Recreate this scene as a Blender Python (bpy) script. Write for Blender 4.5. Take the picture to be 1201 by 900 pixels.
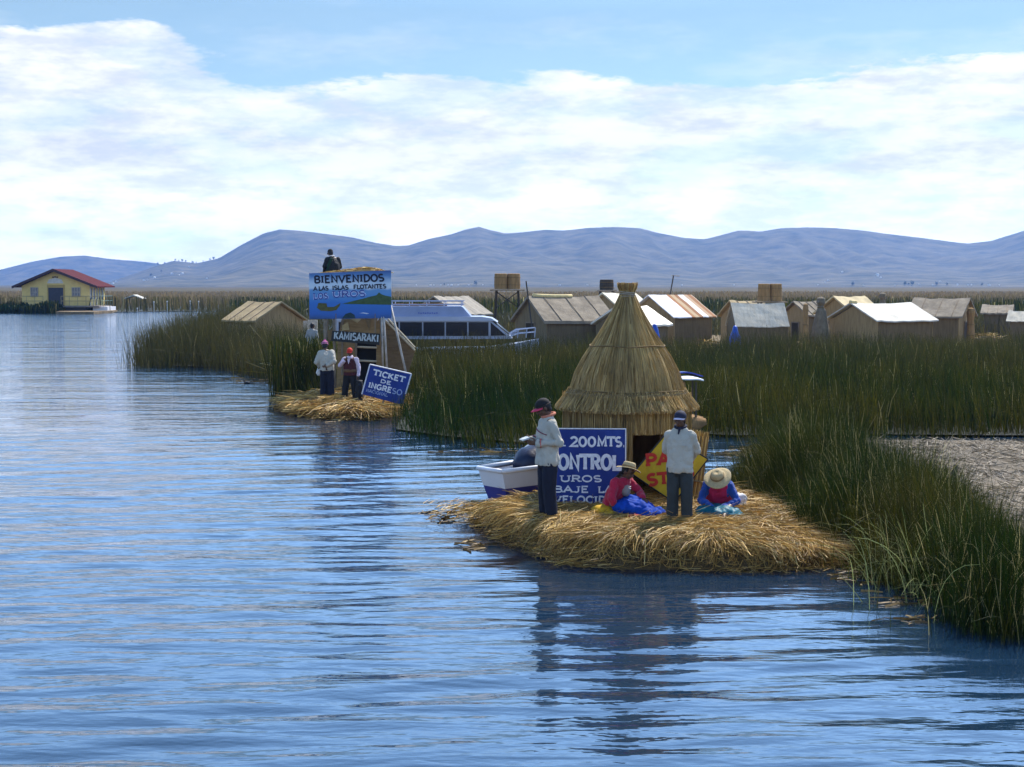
import bpy, bmesh, math, random
import numpy as np
from mathutils import Vector, Matrix, noise as mnoise
R = math.radians
random.seed(11)
rng = np.random.default_rng(7)
for o in list(bpy.data.objects):
    bpy.data.objects.remove(o)
scene = bpy.context.scene
COL = scene.collection

# ---------------------------------------------------------------- camera, sky, sun, exposure
CAMH = 3.6
HOR = 335.0
TH = math.atan((450 - HOR) / 1668.0)
cam_d = bpy.data.cameras.new('camera')
cam_d.lens = 50.0
cam_d.sensor_width = 36.0
cam_d.clip_start = 0.1
cam_d.clip_end = 40000
cam = bpy.data.objects.new('camera', cam_d)
COL.objects.link(cam)
cam.location = (0, 0, CAMH)
cam.rotation_euler = (math.pi / 2 - TH, 0, 0)
scene.camera = cam

SUN_EL, SUN_AZ = R(50), R(31)          # azimuth measured from +Y towards +X
sun_dir = Vector((math.sin(SUN_AZ) * math.cos(SUN_EL), math.cos(SUN_AZ) * math.cos(SUN_EL), math.sin(SUN_EL)))
sun_d = bpy.data.lights.new('sun', 'SUN')
sun_d.energy = 3.9
sun_d.angle = R(0.53)
sun_d.color = (1.0, 0.94, 0.84)
sun = bpy.data.objects.new('sun', sun_d)
COL.objects.link(sun)
sun.rotation_euler = sun_dir.to_track_quat('Z', 'Y').to_euler()

scene.view_settings.view_transform = 'Standard'
scene.view_settings.look = 'None'
scene.view_settings.exposure = 1.08
scene.view_settings.gamma = 1.0
scene.view_settings.use_curve_mapping = False
scene.cycles.max_bounces = 6
scene.cycles.volume_bounces = 0
scene.cycles.transparent_max_bounces = 8

world = bpy.data.worlds.new('World')
scene.world = world
world.use_nodes = True
wt = world.node_tree
wt.nodes.clear()
def wn(t, **k):
    n = wt.nodes.new(t)
    for a, b in k.items():
        setattr(n, a, b)
    return n
def wl(a, b):
    wt.links.new(a, b)
def wmath(op, a, b=None, c=None):
    n = wn('ShaderNodeMath', operation=op)
    for i, v in enumerate((a, b, c)):
        if v is None: continue
        if isinstance(v, (int, float)): n.inputs[i].default_value = v
        else: wl(v, n.inputs[i])
    return n.outputs[0]
sky = wn('ShaderNodeTexSky', sky_type='NISHITA', sun_disc=False)
sky.sun_elevation = SUN_EL
sky.sun_rotation = SUN_AZ
sky.altitude = 3800
sky.air_density = 1.0
sky.dust_density = 0.6
sky.ozone_density = 1.6
tc = wn('ShaderNodeTexCoord')
sep = wn('ShaderNodeSeparateXYZ')
wl(tc.outputs['Generated'], sep.inputs[0])
elev = wmath('MULTIPLY', wmath('ARCSINE', sep.outputs[2]), 57.2958)          # degrees above the horizon
azim = wmath('MULTIPLY', wmath('ARCTAN2', sep.outputs[0], sep.outputs[1]), 57.2958)
comb = wn('ShaderNodeCombineXYZ')
wl(wmath('MULTIPLY', azim, 0.10), comb.inputs[0])
wl(wmath('MULTIPLY', elev, 0.36), comb.inputs[1])
comb.inputs[2].default_value = 3.7
def wnoise(scale, detail, rough, off=0.0):
    n = wn('ShaderNodeTexNoise')
    n.inputs['Scale'].default_value = scale
    n.inputs['Detail'].default_value = detail
    n.inputs['Roughness'].default_value = rough
    m = wn('ShaderNodeVectorMath', operation='ADD')
    m.inputs[1].default_value = (off, off * .7, off * 1.3)
    wl(comb.outputs[0], m.inputs[0])
    wl(m.outputs[0], n.inputs['Vector'])
    return n.outputs['Fac']
def wramp(v, lo, hi):
    n = wn('ShaderNodeMapRange', interpolation_type='SMOOTHSTEP')
    wl(v, n.inputs['Value'])
    n.inputs['From Min'].default_value = lo
    n.inputs['From Max'].default_value = hi
    return n.outputs[0]
n_big = wnoise(0.9, 8, 0.58)
n_top = wnoise(1.3, 7, 0.62, 5.2)
n_streak = wnoise(1.9, 6, 0.6, 9.4)
# bank of cumulus: its ragged top lies about 8 degrees up, higher on the left
edge = wmath('ADD', wmath('MULTIPLY', wmath('SUBTRACT', n_top, 0.5), 5.0), 8.0)
edge = wmath('ADD', edge, wmath('MULTIPLY', wramp(azim, -9.0, -15.0), 1.7))
bank = wramp(wmath('SUBTRACT', edge, elev), -0.10, 0.45)
gaps = wramp(wmath('ADD', n_streak, wmath('MULTIPLY', n_big, 0.5)), 0.58, 0.80)
bank = wmath('MULTIPLY', bank, wmath('ADD', wmath('MULTIPLY', gaps, 0.36), 0.64))
# thin veil of cirrus above it
veil = wmath('MULTIPLY', wramp(n_big, 0.42, 0.75), wmath('SUBTRACT', 1.0, wramp(elev, 11.0, 26.0)))
mask = wmath('MAXIMUM', bank, wmath('MULTIPLY', veil, 0.40))
low = wmath('SUBTRACT', 1.0, wramp(elev, 0.0, 3.5))
mask = wmath('MAXIMUM', mask, wmath('MULTIPLY', low, 0.7))
pale = wmath('SUBTRACT', 1.0, wramp(elev, 9.0, 17.0))
mask = wmath('MAXIMUM', mask, wmath('MULTIPLY', pale, 0.06))
mask = wmath('MULTIPLY', mask, wramp(elev, -3.0, -0.5))
bg = wn('ShaderNodeBackground')
bg.inputs['Strength'].default_value = 0.15
mixc = wn('ShaderNodeMix', data_type='RGBA')
# clouds share the sky's strength, so their colour is given on that scale
cl = wn('ShaderNodeMix', data_type='RGBA')
n_puff = wnoise(2.6, 9, 0.66, 3.3)
wl(wramp(n_puff, .34, .62), cl.inputs['Factor'])
cl.inputs['A'].default_value = (2.75, 2.92, 3.12, 1)
cl.inputs['B'].default_value = (4.0, 4.0, 3.92, 1)
wl(mask, mixc.inputs['Factor'])
skm = wn('ShaderNodeMix', data_type='RGBA', blend_type='MULTIPLY')
skm.inputs['Factor'].default_value = 1.0
wl(sky.outputs[0], skm.inputs['A'])
# tint dims the low sky; above it an added boost brightens the water
tint = wn('ShaderNodeMix', data_type='RGBA')
wl(wramp(elev, 10.6, 15.5), tint.inputs['Factor'])
tint.inputs['A'].default_value = (0.52, 0.53, 0.43, 1)
tint.inputs['B'].default_value = (1.95, 2.10, 2.0, 1)
high = wn('ShaderNodeMix', data_type='RGBA')          # added dimming of the upper sky, to cut the fill light
wl(wramp(elev, 34.0, 52.0), high.inputs['Factor'])
wl(tint.outputs['Result'], high.inputs['A'])
high.inputs['B'].default_value = (0.62, 0.64, 0.62, 1)
wl(high.outputs['Result'], skm.inputs['B'])
wl(skm.outputs['Result'], mixc.inputs['A'])
wl(cl.outputs['Result'], mixc.inputs['B'])
# added boost towards the horizon, making up for the haze's dimming
boost = wmath('ADD', wmath('MULTIPLY', wmath('SUBTRACT', 1.0, wramp(elev, 0.8, 5.5)), 0.85), 1.0)
bst = wn('ShaderNodeVectorMath', operation='SCALE')
wl(mixc.outputs['Result'], bst.inputs[0])
wl(boost, bst.inputs['Scale'])
wl(bst.outputs[0], bg.inputs['Color'])
wo = wn('ShaderNodeOutputWorld')
wl(bg.outputs[0], wo.inputs['Surface'])

# ---------------------------------------------------------------- helpers
def at(px, py, d):
    """point that the photograph shows at pixel (px, py) when it lies d metres off along +Y"""
    u = (px - 600.5) / 1668.0
    v = (450 - py) / 1668.0
    t = d / (math.cos(TH) + v * math.sin(TH))
    return Vector((u * t, d, CAMH + t * (v * math.cos(TH) - math.sin(TH))))
def onz(px, py, z=0.0):
    u = (px - 600.5) / 1668.0
    v = (450 - py) / 1668.0
    t = (z - CAMH) / (v * math.cos(TH) - math.sin(TH))
    return Vector((u * t, t * (math.cos(TH) + v * math.sin(TH)), z))

def tag(o, label=None, cat=None, group=None, kind=None):
    if label: o['label'] = label
    if cat: o['category'] = cat
    if group: o['group'] = group
    if kind: o['kind'] = kind
    return o
def empty(name, loc, label, cat, rz=0.0, group=None):
    o = bpy.data.objects.new(name, None)
    o.empty_display_size = 0.2
    COL.objects.link(o)
    o.location = loc
    o.rotation_euler = (0, 0, rz)
    tag(o, label, cat, group)
    return o
def link_mesh(name, me, mat=None, parent=None):
    o = bpy.data.objects.new(name, me)
    COL.objects.link(o)
    if mat is not None:
        for m in (mat if isinstance(mat, (list, tuple)) else [mat]):
            me.materials.append(m)
    if parent is not None: o.parent = parent
    return o
def obj(name, bm, mat=None, parent=None, smooth=False, recalc=True):
    if recalc: bmesh.ops.recalc_face_normals(bm, faces=bm.faces)
    me = bpy.data.meshes.new(name)
    bm.to_mesh(me)
    bm.free()
    if smooth:
        me.polygons.foreach_set('use_smooth', [True] * len(me.polygons))
    return link_mesh(name, me, mat, parent)
def bx(bm, c, s, rot=None, bev=0.0):
    """box, centre c, full size s, optional rotation matrix"""
    M = Matrix.Translation(Vector(c)) @ (rot.to_4x4() if rot is not None else Matrix.Identity(4)) @ Matrix.Diagonal((s[0], s[1], s[2], 1))
    r = bmesh.ops.create_cube(bm, size=1.0, matrix=M)
    if bev > 0:
        es = set()
        for v in r['verts']:
            for e in v.link_edges: es.add(e)
        bmesh.ops.bevel(bm, geom=list(es), offset=bev, segments=2, affect='EDGES', profile=0.7)
def tube(bm, pts, rad, seg=8, cap=True):
    """tube through points; rad = number or list"""
    pts = [Vector(p) for p in pts]
    n = len(pts)
    if not isinstance(rad, (list, tuple)): rad = [rad] * n
    rings = []
    prev = None
    for i, p in enumerate(pts):
        t = (pts[min(i + 1, n - 1)] - pts[max(i - 1, 0)]).normalized()
        if prev is None:
            a = t.cross(Vector((0, 0, 1)))
            if a.length < 1e-3: a = t.cross(Vector((1, 0, 0)))
        else:
            a = prev - t * prev.dot(t)
        a.normalize()
        prev = a
        b = t.cross(a)
        rings.append([bm.verts.new(p + (a * math.cos(2 * math.pi * k / seg) + b * math.sin(2 * math.pi * k / seg)) * rad[i]) for k in range(seg)])
    for i in range(n - 1):
        for k in range(seg):
            bm.faces.new((rings[i][k], rings[i][(k + 1) % seg], rings[i + 1][(k + 1) % seg], rings[i + 1][k]))
    if cap:
        bm.faces.new(list(reversed(rings[0])))
        bm.faces.new(rings[-1])
def prism(bm, poly, vec):
    """extrude a planar polygon (list of points) along vec"""
    vec = Vector(vec)
    a = [bm.verts.new(Vector(p)) for p in poly]
    b = [bm.verts.new(Vector(p) + vec) for p in poly]
    n = len(a)
    bm.faces.new(a)
    bm.faces.new(list(reversed(b)))
    for i in range(n):
        bm.faces.new((a[i], b[i], b[(i + 1) % n], a[(i + 1) % n]))
def lathe(bm, prof, seg=48, center=(0, 0, 0), phi0=0.0, phi1=2 * math.pi, jit=0.0):
    c = Vector(center)
    full = abs(phi1 - phi0 - 2 * math.pi) < 1e-6
    cols = seg if full else seg + 1
    rows = []
    for (r, z) in prof:
        row = []
        for k in range(cols):
            ph = phi0 + (phi1 - phi0) * k / seg
            rr = r * (1 + jit * (random.random() - .5))
            row.append(bm.verts.new(c + Vector((rr * math.cos(ph), rr * math.sin(ph), z))))
        rows.append(row)
    for i in range(len(rows) - 1):
        for k in range(seg):
            k2 = (k + 1) % cols
            bm.faces.new((rows[i][k], rows[i][k2], rows[i + 1][k2], rows[i + 1][k]))
    return rows

def fast_mesh(name, verts, quads, cols=None, mat=None, parent=None, smooth=False):
    """verts (N,3), quads (M,4), cols (N,3) -> mesh object"""
    me = bpy.data.meshes.new(name)
    me.vertices.add(len(verts))
    me.vertices.foreach_set('co', np.ascontiguousarray(verts, dtype=np.float32).ravel())
    k = quads.shape[1]
    me.loops.add(quads.size)
    me.loops.foreach_set('vertex_index', np.ascontiguousarray(quads, dtype=np.int32).ravel())
    me.polygons.add(len(quads))
    me.polygons.foreach_set('loop_start', np.arange(0, quads.size, k, dtype=np.int32))
    me.polygons.foreach_set('loop_total', np.full(len(quads), k, dtype=np.int32))
    if cols is not None:
        at_ = me.attributes.new('Col', 'FLOAT_COLOR', 'POINT')
        c4 = np.ones((len(verts), 4), dtype=np.float32)
        c4[:, :3] = cols
        at_.data.foreach_set('color', c4.ravel())
    me.update()
    me.validate()
    if smooth:
        me.polygons.foreach_set('use_smooth', [True] * len(me.polygons))
    return link_mesh(name, me, mat, parent)
def strand_arrays(pts, w, cols, taper=0.75):
    """pts (N,S,3) polylines, w (N,), cols (N,3): flat ribbons as vertex / quad / colour arrays"""
    N, S, _ = pts.shape
    tan = np.gradient(pts, axis=1)
    rv = rng.normal(size=(N, 1, 3))
    side = np.cross(tan, rv)
    side /= (np.linalg.norm(side, axis=2, keepdims=True) + 1e-9)
    t = np.linspace(0, 1, S)[None, :, None]
    hw = 0.5 * w[:, None, None] * (1 - taper * t ** 1.6)
    L = pts - side * hw
    Rr = pts + side * hw
    V = np.stack([L, Rr], axis=2).reshape(-1, 3)
    base = (np.arange(N) * S * 2)[:, None] + (np.arange(S - 1) * 2)[None, :]
    Q = np.stack([base, base + 1, base + 3, base + 2], axis=2).reshape(-1, 4)
    C = np.repeat(cols, S * 2, axis=0)
    return V, Q, C
def strands(name, pts, w, cols, mat, parent=None, taper=0.75):
    V, Q, C = strand_arrays(pts, w, cols, taper)
    return fast_mesh(name, V, Q, C, mat, parent)
def join_arrays(lst):
    V, Q, C = [], [], []
    n = 0
    for v, q, c in lst:
        V.append(v); Q.append(q + n); C.append(c)
        n += len(v)
    return np.concatenate(V), np.concatenate(Q), np.concatenate(C)
def inpoly(x, y, poly):
    ins = np.zeros(len(x), bool)
    n = len(poly)
    for i in range(n):
        x0, y0 = poly[i][0], poly[i][1]
        x1, y1 = poly[(i + 1) % n][0], poly[(i + 1) % n][1]
        c = ((y0 > y) != (y1 > y)) & (x < (x1 - x0) * (y - y0) / (y1 - y0 + 1e-12) + x0)
        ins ^= c
    return ins
def edge_dist(x, y, poly, closed=True):
    d = np.full(len(x), 1e9)
    n = len(poly)
    for i in range(n if closed else n - 1):
        ax, ay = poly[i][0], poly[i][1]
        bx_, by_ = poly[(i + 1) % n][0], poly[(i + 1) % n][1]
        dx, dy = bx_ - ax, by_ - ay
        t = np.clip(((x - ax) * dx + (y - ay) * dy) / (dx * dx + dy * dy + 1e-12), 0, 1)
        d = np.minimum(d, np.hypot(x - ax - t * dx, y - ay - t * dy))
    return d
def vnoise(x, y, s, seed=0):
    """smooth value noise on numpy arrays, 0..1"""
    x = np.asarray(x) / s; y = np.asarray(y) / s
    xi = np.floor(x).astype(np.int64); yi = np.floor(y).astype(np.int64)
    fx = x - xi; fy = y - yi
    fx = fx * fx * (3 - 2 * fx); fy = fy * fy * (3 - 2 * fy)
    def h(a, b):
        v = np.sin(a * 127.1 + b * 311.7 + seed * 74.7) * 43758.5453
        return v - np.floor(v)
    return (h(xi, yi) * (1 - fx) + h(xi + 1, yi) * fx) * (1 - fy) + (h(xi, yi + 1) * (1 - fx) + h(xi + 1, yi + 1) * fx) * fy
def fbm(x, y, s, seed=0, oct=4):
    v = 0; a = .5
    for i in range(oct):
        v = v + a * vnoise(x, y, s / 2 ** i, seed + i)
        a *= .5
    return v / (1 - .5 ** oct)
def fill_poly(poly, n, zfun=None):
    xs = [p[0] for p in poly]; ys = [p[1] for p in poly]
    x = np.empty(0); y = np.empty(0)
    while len(x) < n:
        a = rng.uniform(min(xs), max(xs), n); b = rng.uniform(min(ys), max(ys), n)
        k = inpoly(a, b, poly)
        x = np.concatenate([x, a[k]]); y = np.concatenate([y, b[k]])
    return x[:n], y[:n]

# ---------------------------------------------------------------- materials
MATS = {}
def mat(name, col, rough=0.8, var=0.25, vscale=3.0, bump=0.0, bscale=20.0, spec=0.3, stretch=(1, 1, 1), metal=0.0, col2=None, translucent=0.0, attr=False, sheen=0.0):
    """Principled with a noise-driven colour variation and bump; attr = multiply by the mesh's Col attribute"""
    if name in MATS: return MATS[name]
    m = bpy.data.materials.new(name)
    m.use_nodes = True
    nt = m.node_tree
    b = nt.nodes['Principled BSDF']
    b.inputs['Roughness'].default_value = rough
    b.inputs['Metallic'].default_value = metal
    b.inputs['Specular IOR Level'].default_value = spec
    if sheen: b.inputs['Sheen Weight'].default_value = sheen
    tcn = nt.nodes.new('ShaderNodeTexCoord')
    mp = nt.nodes.new('ShaderNodeMapping')
    mp.inputs['Scale'].default_value = stretch
    nt.links.new(tcn.outputs['Object'], mp.inputs['Vector'])
    ns = nt.nodes.new('ShaderNodeTexNoise')
    ns.inputs['Scale'].default_value = vscale
    ns.inputs['Detail'].default_value = 6
    ns.inputs['Roughness'].default_value = 0.65
    nt.links.new(mp.outputs[0], ns.inputs['Vector'])
    mr = nt.nodes.new('ShaderNodeMapRange')
    mr.inputs['From Min'].default_value = 0.3
    mr.inputs['From Max'].default_value = 0.7
    mx = nt.nodes.new('ShaderNodeMix')
    mx.data_type = 'RGBA'
    nt.links.new(ns.outputs['Fac'], mr.inputs['Value'])
    nt.links.new(mr.outputs[0], mx.inputs['Factor'])
    c = Vector(col)
    c2 = Vector(col2) if col2 else c * (1 + var)
    c1 = c if col2 else c * (1 - var)
    mx.inputs['A'].default_value = (*c1, 1)
    mx.inputs['B'].default_value = (*c2, 1)
    out = mx.outputs['Result']
    if attr:
        an = nt.nodes.new('ShaderNodeAttribute')
        an.attribute_name = 'Col'
        ml = nt.nodes.new('ShaderNodeMix')
        ml.data_type = 'RGBA'
        ml.blend_type = 'MULTIPLY'
        ml.inputs['Factor'].default_value = 1
        nt.links.new(out, ml.inputs['A'])
        nt.links.new(an.outputs['Color'], ml.inputs['B'])
        out = ml.outputs['Result']
    nt.links.new(out, b.inputs['Base Color'])
    if bump > 0:
        nb = nt.nodes.new('ShaderNodeTexNoise')
        nb.inputs['Scale'].default_value = bscale
        nb.inputs['Detail'].default_value = 5
        nt.links.new(mp.outputs[0], nb.inputs['Vector'])
        bn = nt.nodes.new('ShaderNodeBump')
        bn.inputs['Strength'].default_value = bump
        bn.inputs['Distance'].default_value = 0.02
        nt.links.new(nb.outputs['Fac'], bn.inputs['Height'])
        nt.links.new(bn.outputs[0], b.inputs['Normal'])
    if translucent > 0:
        tr = nt.nodes.new('ShaderNodeBsdfTranslucent')
        nt.links.new(out, tr.inputs['Color'])
        ms = nt.nodes.new('ShaderNodeMixShader')
        ms.inputs[0].default_value = translucent
        nt.links.new(b.outputs[0], ms.inputs[1])
        nt.links.new(tr.outputs[0], ms.inputs[2])
        nt.links.new(ms.outputs[0], nt.nodes['Material Output'].inputs['Surface'])
    MATS[name] = m
    return m
# ---------------------------------------------------------------- the lake
def build_water():
    def lines(lo, hi, dense_lo, dense_hi, step, grow=1.16):
        v = list(np.arange(dense_lo, dense_hi + 1e-6, step))
        s = step; x = dense_hi
        while x < hi:
            s *= grow; x = min(x + s, hi); v.append(x)
        s = step; x = dense_lo; pre = []
        while x > lo:
            s *= grow; x = max(x - s, lo); pre.append(x)
        return np.array(pre[::-1] + v)
    xs = lines(-5300, 5300, -16, 12, 0.10)
    ys = np.concatenate([lines(-100, 30, 7, 30, 0.055)[:-1], lines(30, 2300, 30, 34, 0.09)])
    X, Y = np.meshgrid(xs, ys)
    Z = np.zeros_like(X)
    fade = np.clip((70 - Y) / 45, 0, 1) * np.clip((X + 60) / 40, 0, 1)
    # the launch's own wake: long low crests climbing slightly to the right, and the wind's chop
    wob = 0.5 * fbm(X, Y, 4.0, 3, 3) * 2
    for (lam, ang, amp, ph) in ((1.05, 12, .0125, 0), (1.6, 16, .013, 1.3), (0.72, 2, .0060, 2.1), (0.47, -7, .0036, .4), (0.36, 16, .0026, 3.3), (0.27, -14, .0016, 5), (.85, 15, .009, 2.5), (.58, 20, .004, 1.1), (.41, -2, .0028, .2), (.31, 5, .002, 4.4)):
        a = R(ang)
        ph2 = (Y * math.cos(a) + X * -math.sin(a)) * 2 * math.pi / lam + ph + wob * 4.0 * min(1, .9 / lam + .2)
        env = 0.35 + 1.3 * vnoise(X + 31 * lam, Y, 5.0 * lam + 1.5, int(lam * 10))
        Z += 0.44 * amp * env * np.sin(ph2)
    Z += 0.010 * (fbm(X * .45, Y, .5, 11, 3) - .5)
    Z *= fade
    nx, ny = len(xs), len(ys)
    V = np.stack([X.ravel(), Y.ravel(), Z.ravel()], 1)
    i = (np.arange(ny - 1)[:, None] * nx + np.arange(nx - 1)[None, :]).ravel()
    Q = np.stack([i, i + 1, i + nx + 1, i + nx], 1)
    m = bpy.data.materials.new('lake_water')
    m.use_nodes = True
    nt = m.node_tree
    b = nt.nodes['Principled BSDF']
    b.inputs['Base Color'].default_value = (0.007, 0.022, 0.046, 1)
    b.inputs['Roughness'].default_value = 0.05
    b.inputs['IOR'].default_value = 1.52
    b.inputs['Specular IOR Level'].default_value = 0.5
    g = nt.nodes.new('ShaderNodeNewGeometry')
    def nz(scale, sx, sy, detail, dist=0.0):
        mp = nt.nodes.new('ShaderNodeMapping')
        mp.inputs['Scale'].default_value = (sx, sy, 1)
        mp.inputs['Rotation'].default_value = (0, 0, R(-5))
        n = nt.nodes.new('ShaderNodeTexNoise')
        n.inputs['Scale'].default_value = scale
        n.inputs['Detail'].default_value = detail
        n.inputs['Roughness'].default_value = .55
        n.inputs['Distortion'].default_value = dist
        nt.links.new(g.outputs['Position'], mp.inputs['Vector'])
        nt.links.new(mp.outputs[0], n.inputs['Vector'])
        return n.outputs['Fac']
    def bump(h, dist, strength, prev=None):
        n = nt.nodes.new('ShaderNodeBump')
        n.inputs['Distance'].default_value = dist
        ws = nt.nodes.new('ShaderNodeMath'); ws.operation = 'MULTIPLY'
        nt.links.new(wind.outputs[0], ws.inputs[0]); ws.inputs[1].default_value = dist
        nt.links.new(ws.outputs[0], n.inputs['Distance'])
        n.inputs['Strength'].default_value = strength
        nt.links.new(h, n.inputs['Height'])
        if prev: nt.links.new(prev, n.inputs['Normal'])
        return n.outputs[0]
    spg = nt.nodes.new('ShaderNodeSeparateXYZ')
    nt.links.new(g.outputs['Position'], spg.inputs[0])
    wind = nt.nodes.new('ShaderNodeMapRange')   # the open lake is windier than the lee of the islands
    nt.links.new(spg.outputs[1], wind.inputs['Value'])
    wind.inputs['From Min'].default_value = 32; wind.inputs['From Max'].default_value = 110
    wind.inputs['To Min'].default_value = 1.0; wind.inputs['To Max'].default_value = 3.6
    n0 = bump(nz(.22, .25, 1.2, 2), 0.60, 0.16)
    n1 = bump(nz(1.0, .30, 1.1, 1.5), 0.20, 0.20, n0)
    n2 = bump(nz(4.2, .36, 1.2, 1.0, .3), 0.050, 0.28, n1)
    n3 = bump(nz(14.0, .5, 1.1, 1), 0.011, 0.28, n2)
    nt.links.new(n3, b.inputs['Normal'])
    o = fast_mesh('water', V, Q, None, m, smooth=True)
    tag(o, kind='structure')
    return o
build_water()

# ---------------------------------------------------------------- hills across the lake
def interp(pts, x):
    xs = np.array([p[0] for p in pts], float); ys = np.array([p[1] for p in pts], float)
    return np.interp(x, xs, ys)
RIDGE = [(-900, 300), (-500, 268), (-250, 290), (0, 338), (60, 340), (115, 336), (150, 324), (185, 312), (205, 306), (232, 309), (258, 303), (285, 287), (310, 274), (330, 269), (352, 271), (385, 275), (415, 279), (440, 285), (465, 289),
         (480, 288), (505, 280), (530, 275), (548, 269), (562, 266), (575, 270), (592, 274), (612, 273), (640, 270), (660, 271), (690, 268), (720, 267), (750, 268), (770, 273), (800, 279), (825, 281), (845, 276), (865, 271), (890, 272), (915, 268),
         (945, 267), (980, 268), (1020, 272), (1060, 277), (1100, 282), (1132, 286), (1160, 283), (1185, 275), (1201, 270), (1300, 245), (1500, 268), (1800, 255), (2200, 290)]
FARR = [(-600, 300), (-300, 318), (-60, 324), (0, 317), (40, 307), (75, 301), (100, 300), (130, 304), (160, 306), (185, 309), (230, 318), (300, 330), (500, 332), (900, 330)]
def hill_mesh(name, ridge, d_foot, d_ridge, d_back, m, nu=760, nv=60, amp=0.16, seed=1):
    u = np.linspace(ridge[0][0], ridge[-1][0], nu)
    v = np.linspace(0, 1, nv)
    U, Vv = np.meshgrid(u, v)
    vr = 0.68
    D = np.where(Vv < vr, d_foot + (d_ridge - d_foot) * Vv / vr, d_ridge + (d_back - d_ridge) * (Vv - vr) / (1 - vr))
    hr = (HOR - np.maximum(interp(ridge, U), 262)) / 1668.0 * d_ridge
    s = np.where(Vv < vr, Vv / vr, 1 - (Vv - vr) / (1 - vr))
    X = (U - 600.5) / 1668.0 * D
    prof = s ** 1.35
    nz = (fbm(X, D * .35, 420, seed, 5) - .5) * 2
    gul = np.abs(fbm(X * 1.6, D * .28, 330, seed + 20, 5) - .5) * 2
    Z = CAMH + hr * prof * (1 + nz * amp * 1.6 * (1 - s ** 3)) - hr * .62 * (0.32 - gul) * s * (1 - s ** 4)
    Z = Z - hr * .16 * (np.abs(fbm(X * 2.2, D * .25, 150, seed + 40, 4) - .5) * 2) * s * (1 - s ** 5) * 1.2
    Z = Z + hr * 0.02 * (fbm(X, D, 60, seed + 5, 3) - .5) * s
    Z = np.where(Vv <= 0.001, -2.0, Z)
    P = np.stack([X.ravel(), D.ravel(), Z.ravel()], 1)
    i = (np.arange(nv - 1)[:, None] * nu + np.arange(nu - 1)[None, :]).ravel()
    Q = np.stack([i, i + 1, i + nu + 1, i + nu], 1)
    o = fast_mesh(name, P, Q, None, m, smooth=True)
    tag(o, kind='structure')
    return X, D, Z
hill_mat = mat('dry_hillside', (0.020, 0.026, 0.012), .95, .0, 0.018, col2=(0.16, 0.135, 0.075), spec=.1)
HX, HD, HZ = hill_mesh('hills', RIDGE, 2000, 3400, 4100, hill_mat)
hill_mesh('far_hills', FARR, 4150, 4900, 5200, hill_mat, nu=260, seed=9)
def hill_point(px, py):
    """first point of the hills' front face that a line of sight through (px, py) meets"""
    j = int(np.argmin(np.abs(np.linspace(RIDGE[0][0], RIDGE[-1][0], HX.shape[1]) - px)))
    best = None
    for i in range(1, HX.shape[0]):
        y = HOR - (HZ[i, j] - CAMH) * 1668 / HD[i, j]
        if y <= py:
            return Vector((HX[i, j], HD[i, j], HZ[i, j]))
    return Vector((HX[40, j], HD[40, j], HZ[40, j]))

# ---------------------------------------------------------------- haze over the lake
bm = bmesh.new()
bx(bm, (0, 2575, 99.5), (11000, 5450, 201))
hz = obj('haze', bm)
hm = bpy.data.materials.new('lake_haze')
hm.use_nodes = True
hm.node_tree.nodes.clear()
pv = hm.node_tree.nodes.new('ShaderNodeVolumePrincipled')
pv.inputs['Color'].default_value = (0.17, 0.34, 0.73, 1)
pv.inputs['Density'].default_value = 0.00017
pv.inputs['Anisotropy'].default_value = 0.35
ho = hm.node_tree.nodes.new('ShaderNodeOutputMaterial')
hm.node_tree.links.new(pv.outputs[0], ho.inputs['Volume'])
hz.data.materials.append(hm)
tag(hz, kind='stuff')

# ---------------------------------------------------------------- reed beds
reed_mat = mat('reed_stems', (1, 1, 1), .6, .18, 1.2, spec=.12, translucent=.30, attr=True)
straw_mat = mat('dry_straw', (1, 1, 1), .6, .2, 3.0, spec=.35, translucent=.12, attr=True)
mud_mat = mat('marsh_mud', (0.012, 0.016, 0.008), .9, .4, 1.5)

def reed_cols(x, y, n, dry=0.03, olive=0.4, bright=1.0):
    base = np.array([0.012, 0.031, 0.0035])
    ol = np.array([0.092, 0.078, 0.010])
    k = np.clip(rng.normal(olive, .30, n) + (vnoise(x, y, 2.2, 4) - .5) * 1.0 + (vnoise(x, y, 8.0, 8) - .5) * .8, 0, 1)[:, None]
    c = base * (1 - k) + ol * k
    c *= rng.uniform(.38, 1.25, (n, 1)) * bright
    d = rng.random(n) < dry
    c[d] = np.array([0.46, 0.39, 0.17]) * rng.uniform(.6, 1.2, (int(d.sum()), 1))
    return c
def reed_pts(x, y, h, S=4, lean=.16, bend=.10, z0=-0.05, wind=(-.05, 0)):
    n = len(x)
    t = np.linspace(0, 1, S)[None, :]
    a = rng.uniform(0, 2 * np.pi, n)
    l = np.abs(rng.normal(0, lean, n)) * h
    bnd = np.abs(rng.normal(0, bend, n)) * h
    brk = rng.random(n) < .07
    bnd[brk] += rng.uniform(.3, .75, brk.sum()) * h[brk]
    clx = (fbm(x, y, 1.1, 31, 3) - .5) * .55; cly = (fbm(x, y, 1.1, 37, 3) - .5) * .55
    dx = np.cos(a)[:, None] * (l[:, None] * t + bnd[:, None] * t ** 2.5) + (clx * h)[:, None] * t + wind[0] * h[:, None] * t
    dy = np.sin(a)[:, None] * (l[:, None] * t + bnd[:, None] * t ** 2.5) + (cly * h)[:, None] * t + wind[1] * h[:, None] * t
    dz = h[:, None] * t - (bnd[:, None] * .75) * t ** 3
    return np.stack([x[:, None] + dx, y[:, None] + dy, z0 + dz], 2)

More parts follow.
